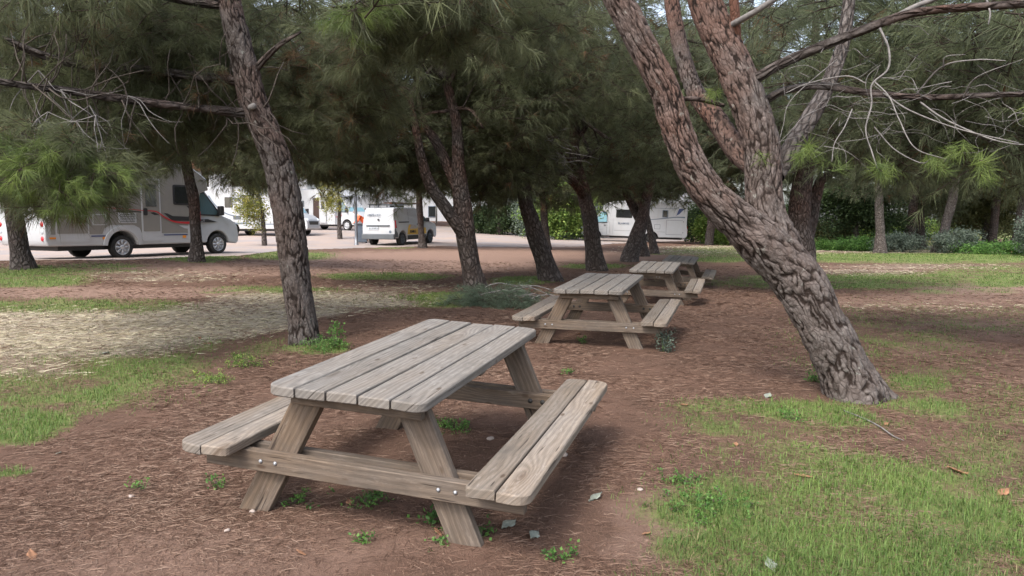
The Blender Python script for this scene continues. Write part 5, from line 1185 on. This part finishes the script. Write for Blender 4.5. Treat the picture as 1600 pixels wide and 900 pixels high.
# big beige and white motorhome at the left; seen from its right side and tail
HD = math.atan2(.886, .474)
def beige_camper():
    W = 2.28
    root, X0, sk, H, W, F = camper(-11.46+math.sin(HD)*-1.14, 21.4+math.cos(HD)*1.14, HD, 'beige and white motorhome with red and black swoosh, parked at the left behind the pines', wb=3.5, ro=2.15, H=2.9, W=W, body='beige', glassm='glass_mid')
    y = -(W/2+.006); s = -1; L = lambda n, p, m, th=.006, bv=0, off=0: plate_xz(n, p, y-off, s, th, M[m], root, bv)
    # entrance door with tall dark window
    L('entrance_door', rr(.62, 1.27, .50, 2.40, .05), 'white', .012)
    L('door_panel', rr(.665, 1.225, .80, 2.35, .03), 'beige', .006, off=.012)
    L('door_window', rr(.76, 1.12, 1.55, 2.22, .03), 'glass', .008, off=.018)
    L('door_grip', rr(.68, .80, 1.28, 1.5, .04), 'black', .03, off=.014)
    L('side_window', rr(1.72, 2.62, 1.62, 2.25, .06), 'black', .012); L('window_pane', rr(1.78, 2.56, 1.68, 2.19, .05), 'glass', .006, off=.012)
    L('locker_door', rr(X0+.22, X0+1.15, .52, 1.28, .05), 'white', .006); L('locker_panel', rr(X0+.26, X0+1.11, .76, 1.24, .03), 'beige', .005, off=.006)
    L('hatch_frame', rr(-.90, -.48, .99, 1.31, .02), 'white', .008); L('hatch_panel', rr(-.865, -.515, 1.02, 1.28, .02), 'beige', .005, off=.008)
    for z_ in (1.05, 2.15):
        L('vent_grille', rr(-.12, .45, z_, z_+.3, .02), 'white', .008)
        for k in range(5): L('vent_slat', rr(-.07, .40, z_+.035+k*.05, z_+.052+k*.05, .004), 'grey', .004, off=.008)
    # swoosh
    r1 = curve_pts([(-.6, 1.50), (.2, 1.46), (.62, 1.43), (1.1, 1.40), (1.35, 1.25), (1.7, 1.10), (2.2, 1.06), (2.62, 1.10)]); n = len(r1)
    L('red_stripe', ribbon(r1, [.012+.085*(i/n)**2.5 for i in range(n)]), 'red', .003, off=.026)
    L('red_chevron', [(2.40, 1.62), (2.58, 1.62), (2.72, 1.42), (2.72, 1.12), (2.52, 1.04), (2.5, 1.15), (2.62, 1.36)], 'red', .003, off=.0)
    L('black_swoosh', [(1.38, 1.36), (1.5, 1.35), (1.68, 1.27), (2.24, 1.25), (2.40, 1.36), (2.20, 1.60), (2.42, 1.61), (2.60, 1.36), (2.42, 1.12), (1.66, 1.12)], 'black', .004, off=.004)
    r2 = curve_pts([(-.1, 1.42), (.3, 1.40), (.62, 1.38)]); L('black_stripe', ribbon(r2, [.008+.03*(i/len(r2)) for i in range(len(r2))]), 'black', .004, off=.0)
    L('black_flash', [(.9, 1.36), (1.02, 1.38), (1.2, 1.31), (1.05, 1.29)], 'black', .004, off=.019)
    L('white_flash', [(1.9, .98), (2.35, .96), (2.35, .86), (2.1, .88)], 'white', .004); L('access_panel', rr(2.22, 2.5, .52, 1.0, .03), 'white', .006)
    for a, b in ((-.95, -.42), (1.35, 2.2)): L('skirt_stripe', rr(a, b, .665, .70, .01), 'navy', .004)
    for a in (-.62, 2.02): L('side_marker', rr(a, a+.12, .58, .66, .02), 'amber', .01)
    L('side_marker', rr(X0+.05, X0+.22, .62, .67, .02), 'amber', .01)
    # arch trim
    pr = [(-.62*math.cos(a), .36+.62*math.sin(a)) for a in np.linspace(.08, math.pi-.08, 16)]+[(-.49*math.cos(a), .36+.49*math.sin(a)) for a in np.linspace(math.pi-.08, .08, 16)]
    L('wheel_arch_trim', pr, 'white', .03, .008)
    lights_rear(root, X0, W)
    bm = bmesh.new(); box(bm, X0-.085, X0-.055, -.28, .28, .78, .90); bm_obj('number_plate', bm, M['lens'], root, bevel=.005)
    bm = bmesh.new(); box(bm, X0-.035, X0-.02, -W/2+.3, W/2-.3, 1.5, 2.1) ; bm_obj('rear_window', bm, M['glass'], root, bevel=.02)
    # dark cab decal with number
    yy = -1.006; plate_xz('cab_decal', [(2.72, 1.17), (3.1, 1.18), (3.5, 1.08), (3.2, 1.07), (2.72, 1.07)], yy, -1, .004, M['black'], root)
    text('264', .13, (2.78, yy-.006, 1.085), (math.pi/2, 0, 0), M['white'], root, depth=.002)
beige_camper()
# white motorhome on the right, seen from its left side
def right_camper():
    hd = R(172); W = 2.25; ln_rear = (12.0, 51.2)
    x = ln_rear[0]+math.cos(hd)*2.2; y = ln_rear[1]+math.sin(hd)*2.2
    root, X0, sk, H, W, F = camper(x, y, hd, 'white motorhome with dark blue swoosh, seen side on beyond the third table', wb=3.9, ro=2.35, H=2.85, W=W, glassm='glass_blue')
    yv = W/2+.004; L = lambda n, p, m, th=.006, off=0: plate_xz(n, p, yv+off, 1, th, M[m], root)
    L('side_window', rr(-1.05, -.65, 1.78, 2.3, .05), 'slate', .012); L('window_pane', rr(-1.0, -.70, 1.83, 2.25, .04), 'glass', .006, .012)
    L('side_window', rr(1.4, 2.5, 1.68, 2.25, .06), 'glass', .014)
    r1 = curve_pts([(-2.2, 1.83), (-1.6, 1.83), (-1.0, 1.75), (-.3, 1.66), (.4, 1.58)]); n = len(r1); L('grey_stripe', ribbon(r1, [.09-.05*i/n for i in range(n)]), 'slate', .004)
    L('blue_swoosh', [(-2.15, 2.42), (-1.78, 2.42), (-1.72, 2.3), (-1.62, 2.0), (-1.55, 1.92), (-1.8, 2.05), (-1.98, 2.25)], 'navy', .004)
    L('upper_stripe', rr(-1.75, 1.2, 2.40, 2.425, .008), 'slate', .004)
    L('garage_door_seam', [(-2.05, .62), (-.95, .62), (-.95, 1.62), (-2.05, 1.62), (-2.05, 1.6), (-.97, 1.6), (-.97, .64), (-2.05, .64)], 'grey', .003)
    L('hatch_frame', rr(-.55, -.15, .98, 1.3, .03), 'grey', .003); L('hatch_panel', rr(-.53, -.17, 1.0, 1.28, .03), 'white', .005, .001)
    L('body_seam', rr(-.9, 2.6, .78, .795, .005), 'grey', .003)
    L('panel_seam', rr(2.68, 2.69, .5, 1.6, .004), 'grey', .003)
    pr = [(-.56*math.cos(a), .36+.56*math.sin(a)) for a in np.linspace(.08, math.pi-.08, 16)]+[(-.47*math.cos(a), .36+.47*math.sin(a)) for a in np.linspace(math.pi-.08, .08, 16)]; L('wheel_arch_trim', pr, 'white', .02)
    text('BLAMVIE', .2, (2.35, yv+.008, 1.22), (math.pi/2, 0, math.pi), M['slate'], root, bold=.004)
    for z_ in (1.5, .75): L('hinge', rr(-2.12, -2.08, z_, z_+.06, .01), 'black', .01)
    lights_rear(root, X0, W, (1.15, .98, .82))
    bm = bmesh.new(); lathe_z(bm, [(.02, H), (.3, H+.05), (.33, H+.12), (.25, H+.2), (.02, H+.24)], 20, (-.2, 0)); bm_obj('satellite_dome', bm, M['white'], root, True)
right_camper()
def back_camper_a():
    hd = R(-8); root, X0, sk, H, W, F = camper(-16.2, 43.6, hd, 'white motorhome behind the yellow green tree, left of the fissured trunk', wb=3.6, ro=2.4, H=2.85, W=2.25, glassm='glass_blue')
    y = -(W/2+.004); L = lambda n, p, m, th=.006, off=0: plate_xz(n, p, y-off, -1, th, M[m], root)
    L('side_window', rr(-.4, .1, 1.65, 2.25, .05), 'glass', .014); L('side_window', rr(.7, 1.9, 1.65, 2.2, .05), 'glass', .014)
    L('vent_grille', rr(.2, .6, 2.0, 2.2, .02), 'grey', .004); L('vent_grille', rr(.1, .6, .95, 1.15, .02), 'grey', .004)
    r1 = curve_pts([(-1.4, 2.35), (-1.1, 1.9), (-.6, 1.45), (.0, 1.2), (.8, 1.12), (1.9, 1.12)]); n = len(r1); L('grey_swoosh', ribbon(r1, [.10-.07*i/n for i in range(n)]), 'slate', .004)
    L('skirt_stripe', rr(-.5, 1.2, .68, .78, .01), 'slate', .004); L('skirt_stripe', rr(1.6, 2.6, .66, .72, .01), 'slate', .004)
    lights_rear(root, X0, W)
def back_camper_b():
    hd = R(-27); root, X0, sk, H, W, F = camper(-14.6, 54.0, hd, 'white motorhome with its dark entrance door open, beyond the bin', wb=3.8, ro=2.3, H=2.9, W=2.25, glassm='glass_mid', hood='pale')
    y = -(W/2+.004); L = lambda n, p, m, th=.006, off=0: plate_xz(n, p, y-off, -1, th, M[m], root)
    L('doorway', rr(.85, 1.42, .52, 2.3, .03), 'curtain', .006)
    L('door_frame', [(.78, .5), (.85, .5), (.85, 2.3), (1.42, 2.3), (1.42, .5), (1.49, .5), (1.49, 2.38), (.78, 2.38)], 'white', .02)
    bm = bmesh.new(); box(bm, 1.5, 2.1, y-.075, y-.035, .52, 2.25); bm_obj('open_door', bm, M['white'], root, bevel=.015)
    bm = bmesh.new(); box(bm, 1.66, 1.96, y-.085, y-.077, 1.5, 2.05); bm_obj('door_window', bm, M['glass'], root)
    L('side_window', rr(2.2, 2.6, 1.65, 2.15, .05), 'glass', .014); L('side_window', rr(-.9, .0, 1.65, 2.1, .05), 'grey', .01); L('vent_grille', rr(-.5, .1, 1.0, 1.2, .02), 'grey', .004)
    r1 = curve_pts([(2.2, 1.0), (2.8, .95), (3.4, 1.1)]); plate_xz('red_stripe', ribbon(r1, .05), -1.006, -1, .004, M['red'], root)
    lights_rear(root, X0, W)
def back_camper_c():
    root, X0, sk, H, W, F = camper(-10.8, 66, R(-165), 'far white motorhome over the roof of the panel van', wb=3.6, ro=2.2, H=3.0, W=2.25)
    plate_xz('side_window', rr(-.8, .4, 1.7, 2.2, .05), W/2+.004, 1, .01, M['glass'], root)
back_camper_a(); back_camper_b(); back_camper_c()
# panel van
def panel_van():
    hd = R(68.5); xr, yr = -5.33, 35.0; W = 1.77
    root = vehicle_root('panel_van', xr-math.sin(hd)*.78, yr+math.cos(hd)*.78, hd, 'small white panel van with yellow side panel and roof ladder, behind a small pine', 'van', None, 2.8, 2.8)
    ro = .78; F = 3.6; t = lambda x_, z_: 1-.13*max(0, (z_-1.0))/.8-.08*max(0, (x_-3.1))/.5
    pr = [(-ro, .42), (-.44, .36)]+[(-.40*math.cos(a), .32+.40*math.sin(a)) for a in np.linspace(.12, math.pi-.12, 12)]+[(.5, .26), (2.3, .26)]+[(2.8-.40*math.cos(a), .32+.40*math.sin(a)) for a in np.linspace(.12, math.pi-.12, 12)]+[(3.5, .3), (F, .45), (F, .8), (3.45, .98), (2.9, 1.12), (2.55, 1.2), (1.75, 1.74), (1.4, 1.82), (-.2, 1.84), (-.62, 1.80), (-.70, 1.68), (-ro, .95), (-ro-.02, .6)]
    bm = bmesh.new(); prism_xz(bm, pr, -W/2, W/2, t); bm_obj('body', bm, M['white'], root, bevel=.085, seg=4)
    sy = lambda z_, x_=0: W/2*t(x_, z_)
    def side(n, pts, m, off=.004, th=.006, s=-1, bev=0):
        bm = bmesh.new(); A = [bm.verts.new((a, s*(sy(b, a)+off), b)) for a, b in pts]; B = [bm.verts.new((a, s*(sy(b, a)+off-.012), b)) for a, b in pts]; bm.faces.new(A); bm.faces.new(B[::-1]); k = len(pts)
        for i in range(k): bm.faces.new((A[i], B[i], B[(i+1) % k], A[(i+1) % k]))
        return bm_obj(n, bm, M[m], root)
    for s in (-1, 1):
        side('side_window', [(1.62, 1.14), (2.45, 1.14), (2.5, 1.2), (1.85, 1.62), (1.62, 1.66)], 'glass_mid', s=s)
        side('sill_moulding', [(.45, .28), (2.32, .28), (2.34, .48), (.42, .48)], 'black', .012, s=s)
        side('bumper_corner', [(-ro+.01, .42), (-.44, .4), (-.5, .62), (-.66, .74), (-.68, 1.55), (-ro+.09, 1.5), (-ro+.01, .9)], 'grey', .008, s=s)
        side('tail_light', [(-ro+.02, .86), (-.60, .86), (-.62, 1.22), (-ro+.06, 1.22)], 'lamp_red', .02, s=s)
        side('door_handle', [(1.35, .98), (1.52, .98), (1.52, 1.03), (1.35, 1.03)], 'black', .02, s=s); side('door_handle', [(1.62, .98), (1.79, .98), (1.79, 1.03), (1.62, 1.03)], 'black', .02, s=s)
        side('slide_rail', [(-.35, 1.10), (.62, 1.10), (.62, 1.15), (-.35, 1.15)], 'black', .006, s=s)
        side('door_seam', [(.64, .5), (.655, .5), (.655, 1.72), (.64, 1.72)], 'grey', .003, s=s); side('door_seam', [(1.56, .5), (1.575, .5), (1.575, 1.7), (1.56, 1.7)], 'grey', .003, s=s)
        for xx in (0, 2.8): wheel(root, xx, s*.76, .315, .2, s, 'grey' if True else 'rim', 6)
        bm = bmesh.new(); box(bm, 2.2, 2.36, *(sorted((s*(W/2+.02), s*(W/2+.2)))), 1.12, 1.32); bm_obj('wing_mirror', bm, M['black'], root, bevel=.03)
    side('yellow_panel', [(.42, .52), (1.5, .50), (2.35, .52), (2.3, .82), (1.35, .88), (.95, .98), (.62, 1.0), (.5, .8)], 'yellow', .005)
    side('grey_panel', [(.62, .78), (1.45, .80), (1.3, .95), (.78, .98)], 'concrete', .012)
    t_ = text('KWIKG', .17, (.66, -(sy(.62)+.02), .60), (math.pi/2-.1, 0, 0), M['black'], root, bold=.006)
    # rear face parts
    xb = -ro-.03
    bm = bmesh.new(); box(bm, -ro-.10, -ro+.06, -W/2-.005, W/2+.005, .32, .58); bm_obj('bumper', bm, M['grey'], root, bevel=.04, seg=3)
    bm = bmesh.new(); box(bm, xb-.015, xb+.04, -.62, .66, .93, 1.0); bm_obj('rear_trim_bar', bm, M['grey'], root, bevel=.01)
    bm = bmesh.new(); box(bm, xb-.012, xb+.03, -.02, .55, .78, .90); bm_obj('number_plate', bm, M['lens'], root)
    bm = bmesh.new()
    for k, a in enumerate((.02, .1, .18, .26, .36, .44)): box(bm, xb-.016, xb-.008, a, a+.045, .805, .875)
    bm_obj('plate_marks', bm, M['grey'], root)
    bm = bmesh.new()
    va = [bm.verts.new(p) for p in ((xb+.012, -.09, .6), (xb+.012, -.105, .6), (-.695, -.105, 1.7), (-.695, -.09, 1.7))]; bm.faces.new(va); bm_obj('door_seam', bm, M['grey'], root)
    text('LIMPE-HO', .17, (-.795, .62, 1.42), (math.pi/2-.09, 0, -math.pi/2), M['slate'], root, bold=.003)
    bm = bmesh.new(); bmesh.ops.create_uvsphere(bm, u_segments=14, v_segments=8, radius=.055)
    for v in bm.verts: v.co = Vector((-.80+v.co.x*.3, -.02+v.co.y, 1.25+v.co.z))
    bm_obj('door_lock', bm, M['black'], root, True)
    bm = bmesh.new(); lathe = [bm.verts.new((xb-.005, -.66+.07*math.cos(a), .68+.07*math.sin(a))) for a in np.linspace(0, 6.28, 17)[:-1]]; bm.faces.new(lathe); bm_obj('badge', bm, M['slate'], root)
    # roof rack with ladder
    bm = bmesh.new()
    for xx in (-.4, .4, 1.2): box(bm, xx-.03, xx+.03, -.72, .72, 1.93, 1.97); box(bm, xx-.03, xx+.03, -.72, -.68, 1.78, 1.93); box(bm, xx-.03, xx+.03, .68, .72, 1.78, 1.93)
    for yy in (-.7, .7): box(bm, -.55, 1.6, yy-.02, yy+.02, 1.971, 2.01)
    bm_obj('roof_rack', bm, M['grey'], root, bevel=.006)
    bm = bmesh.new()
    for yy in (-.55, -.2): box(bm, -.5, 2.2, yy-.025, yy+.025, 2.012, 2.07)
    for k in range(9): box(bm, -.35+k*.28, -.31+k*.28, -.53, -.22, 2.02, 2.055)
    bm_obj('ladder', bm, M['brownp'], root); bm = bmesh.new(); box(bm, -.7, .3, .1, .45, 2.012, 2.05); bm_obj('plank', bm, M['concrete'], root)
panel_van()

# ------------------------------------------------------------------ bin, lamp post, person, panels
def bin_():
    p = at(565, 379, 37.0); p[2] = hz(p[0], p[1]); root = empty('wheelie_bin', p, R(20), 'dark grey wheelie bin beside the grey lamp post', 'bin')
    bm = bmesh.new(); A = [bm.verts.new(q) for q in ((-.24, -.26, .06), (.24, -.26, .06), (.24, .26, .06), (-.24, .26, .06))]; B = [bm.verts.new(q) for q in ((-.3, -.36, .95), (.3, -.36, .95), (.3, .36, .95), (-.3, .36, .95))]
    bm.faces.new(A[::-1]); bm.faces.new(B)
    for i in range(4): bm.faces.new((A[i], A[(i+1) % 4], B[(i+1) % 4], B[i]))
    bm_obj('body', bm, M['slate'], root, bevel=.04); bm = bmesh.new(); box(bm, -.33, .33, -.39, .39, .952, 1.03); box(bm, -.3, .3, .39, .46, .96, 1.0); bm_obj('lid', bm, M['grey'], root, bevel=.03)
    for s in (-1, 1):
        bm = bmesh.new(); n = 16; rg = [[bm.verts.new((s*.27+dx, .24+.1*math.cos(2*math.pi*k/n), .1+.1*math.sin(2*math.pi*k/n))) for k in range(n)] for dx in (-.03, .03)]
        bm.faces.new(rg[0]); bm.faces.new(rg[1][::-1])
        for k in range(n): bm.faces.new((rg[0][k], rg[1][k], rg[1][(k+1) % n], rg[0][(k+1) % n]))
        bm_obj('wheel', bm, M['rubber'], root)
    p = at(557, 383, 35.0); p[2] = hz(p[0], p[1]); root = empty('lamp_post', p, 0, 'slim grey steel lamp post standing left of the bin', 'lamp post')
    bm = bmesh.new(); lathe_z(bm, [(.13, -.05), (.13, .04), (.09, .05), (.075, .5), (.06, 2.5), (.05, 5.0)], 16); bm_obj('pole', bm, M['steel'], root, True)
    bm = bmesh.new(); lathe_z(bm, [(.05, 5.0), (.2, 5.05), (.24, 5.3), (.1, 5.42)], 16); bm_obj('lamp_head', bm, M['steel'], root, True)
    p = at(1322/1600*0+682, 352, 75); p[2] = hz(p[0], p[1]); root = empty('post', p, 0, 'thin grey post on the grass far behind the panel van', 'post')
    bm = bmesh.new(); lathe_z(bm, [(.1, -.05), (.09, 1.2), (.08, 3.0)], 12); bm_obj('pole', bm, M['concrete'], root, True)
bin_()
def person():
    p = at(572, 378, 38.4); p[2] = hz(p[0], p[1]); root = empty('person', p, R(200), 'person in an orange jacket and dark trousers bending over behind the bin', 'person')
    def skin(name, J, E, mat, sub=2):
        me = bpy.data.meshes.new(name); me.from_pydata([j[:3] for j in J], E, []); o = link(name, me, root, mat)
        md = o.modifiers.new('skin', 'SKIN'); md.use_smooth_shade = True; md2 = o.modifiers.new('sub', 'SUBSURF'); md2.levels = sub; md2.render_levels = sub
        for v, j in zip(me.skin_vertices[0].data, J): v.radius = j[3] if isinstance(j[3], tuple) else (j[3], j[3])
        me.skin_vertices[0].data[0].use_root = True
        return o
    # x forward (towards the bin); hips back, torso bent forward
    J = [(0, 0, .93, (.14, .13)), (.10, 0, 1.08, (.14, .12)), (.24, 0, 1.24, (.15, .12)), (.36, 0, 1.36, (.14, .11)), (.44, 0, 1.42, .055), (.50, 0, 1.47, .07), (.55, 0, 1.54, (.085, .10)), (.57, 0, 1.60, (.07, .085)),
         (.02, .10, .88, .09), (.10, .12, .50, .065), (.02, .13, .09, .045), (.16, .13, .04, .04), (-.02, -.10, .88, .09), (.0, -.12, .48, .065), (-.12, -.13, .09, .045), (.02, -.13, .04, .04),
         (.36, .18, 1.34, .06), (.44, .24, 1.08, .045), (.58, .18, .96, .035), (.66, .16, .94, .03), (.36, -.18, 1.34, .06), (.46, -.24, 1.08, .045), (.60, -.18, .98, .035), (.68, -.16, .96, .03)]
    E = [(0, 1), (1, 2), (2, 3), (3, 4), (4, 5), (5, 6), (6, 7), (0, 8), (8, 9), (9, 10), (10, 11), (0, 12), (12, 13), (13, 14), (14, 15), (3, 16), (16, 17), (17, 18), (18, 19), (3, 20), (20, 21), (21, 22), (22, 23)]
    skin('body', J, E, M['skin'])
    g = lambda r, k=.018: (r[0]+k, r[1]+k) if isinstance(r, tuple) else r+k
    JJ = [J[i][:3]+(g(J[i][3]),) for i in (0, 1, 2, 3, 16, 17, 18, 20, 21, 22)]; skin('jacket', JJ, [(0, 1), (1, 2), (2, 3), (3, 4), (4, 5), (5, 6), (3, 7), (7, 8), (8, 9)], M['orange'])
    JT = [J[i][:3]+(g(J[i][3]),) for i in (0, 8, 9, 10, 12, 13, 14)]; skin('trousers', JT, [(0, 1), (1, 2), (2, 3), (0, 4), (4, 5), (5, 6)], M['darkcloth'])
    bm = bmesh.new(); bmesh.ops.create_uvsphere(bm, u_segments=16, v_segments=10, radius=1)
    for v in bm.verts: v.co = Vector((.545+v.co.x*.095, v.co.y*.095, 1.60+v.co.z*.085))
    bm_obj('hair', bm, M['hair'], root, True)
    for s in (-1, 1):
        bm = bmesh.new(); bmesh.ops.create_uvsphere(bm, u_segments=10, v_segments=6, radius=1)
        for v in bm.verts: v.co = Vector((.64+v.co.x*.012, s*.033+v.co.y*.014, 1.545+v.co.z*.009))
        bm_obj('eye', bm, M['black'], root, True)
        bm = bmesh.new(); bmesh.ops.create_uvsphere(bm, u_segments=10, v_segments=6, radius=1)
        for v in bm.verts: v.co = Vector((.09 if s > 0 else -.05+0, 0, 0)) + Vector((v.co.x*.13, s*.13+v.co.y*.05, .035+v.co.z*.045))
        bm_obj('shoe', bm, M['black'], root, True)
person()
def panels():
    Y = 78
    for (x0, x1, y0, y1, m, nm, lab, cat) in [(738, 747, 334, 348, 'blue', 'recycling_container', 'blue recycling container far behind the multi stemmed pine', 'container'), (756, 764, 334, 346, 'yellow', 'recycling_container', 'yellow recycling container beside the brown board', 'container'), (749, 756, 334, 344, 'brownp', 'recycling_container', 'brown container between the blue and the yellow ones', 'container')]:
        a = at(x0, y1, Y); b = at(x1, y0, Y); root = empty(nm, ((a[0]+b[0])/2, Y, a[2]), 0, lab, cat, 'recycling containers on the bank'); w_ = (b[0]-a[0])/2*.98; h_ = b[2]-a[2]
        bm = bmesh.new(); box(bm, -w_, w_, -.4, .4, -.3, h_*.86); bm_obj('body', bm, M[m], root, bevel=.05); bm = bmesh.new(); box(bm, -w_*.96, w_*.96, -.42, .42, h_*.86, h_); bm_obj('lid', bm, M[m], root, bevel=.04)
    for x_ in (748, 764.5):
        a = at(x_, 350, Y-.6); root = empty('post', a, 0, 'pale concrete post %s' % ('between the blue and the brown container' if x_ < 750 else 'right of the yellow container'), 'post', 'pale posts on the bank')
        bm = bmesh.new(); box(bm, -.1, .1, -.1, .1, -.8, 2.4 if x_ > 750 else 1.9); bm_obj('pole', bm, M['concrete'], root, bevel=.01)
    # low white house glimpsed through the far trees
    for x_, y_, w_, h_, lab in [(-30, 84, 14, 6, 'low white house far behind the motorhomes on the left'), (-9, 96, 12, 5.5, 'low white building far behind the panel van'), (22, 100, 14, 6, 'pale house far behind the right park trees')]:
        z_ = float(height([x_], [y_])[0])-.5; root = empty('house', (x_, y_, z_), R(6), lab, 'house', 'far pale houses')
        bm = bmesh.new(); box(bm, -w_/2, w_/2, -4, 4, 0, h_); bm_obj('wall', bm, M['white'], root)
        bm = bmesh.new(); prism_xz(bm, [(-w_/2-.4, h_+.005), (w_/2+.4, h_+.005), (w_/2-1.5, h_+1.6), (-w_/2+1.5, h_+1.6)], -4.4, 4.4); bm_obj('roof', bm, M['brownp'], root)
        for k in range(4):
            xw = -w_/2+1.5+k*(w_-3)/3; bm = bmesh.new(); box(bm, xw-.5, xw+.5, -4.06, -3.98, 1.2, 2.6); f = bm_obj('window', bm, M['slate'], root); bm = bmesh.new(); box(bm, xw-.42, xw+.42, -4.08, -4.062, 1.28, 2.52); bm_obj('pane', bm, M['glass'], f)
panels()
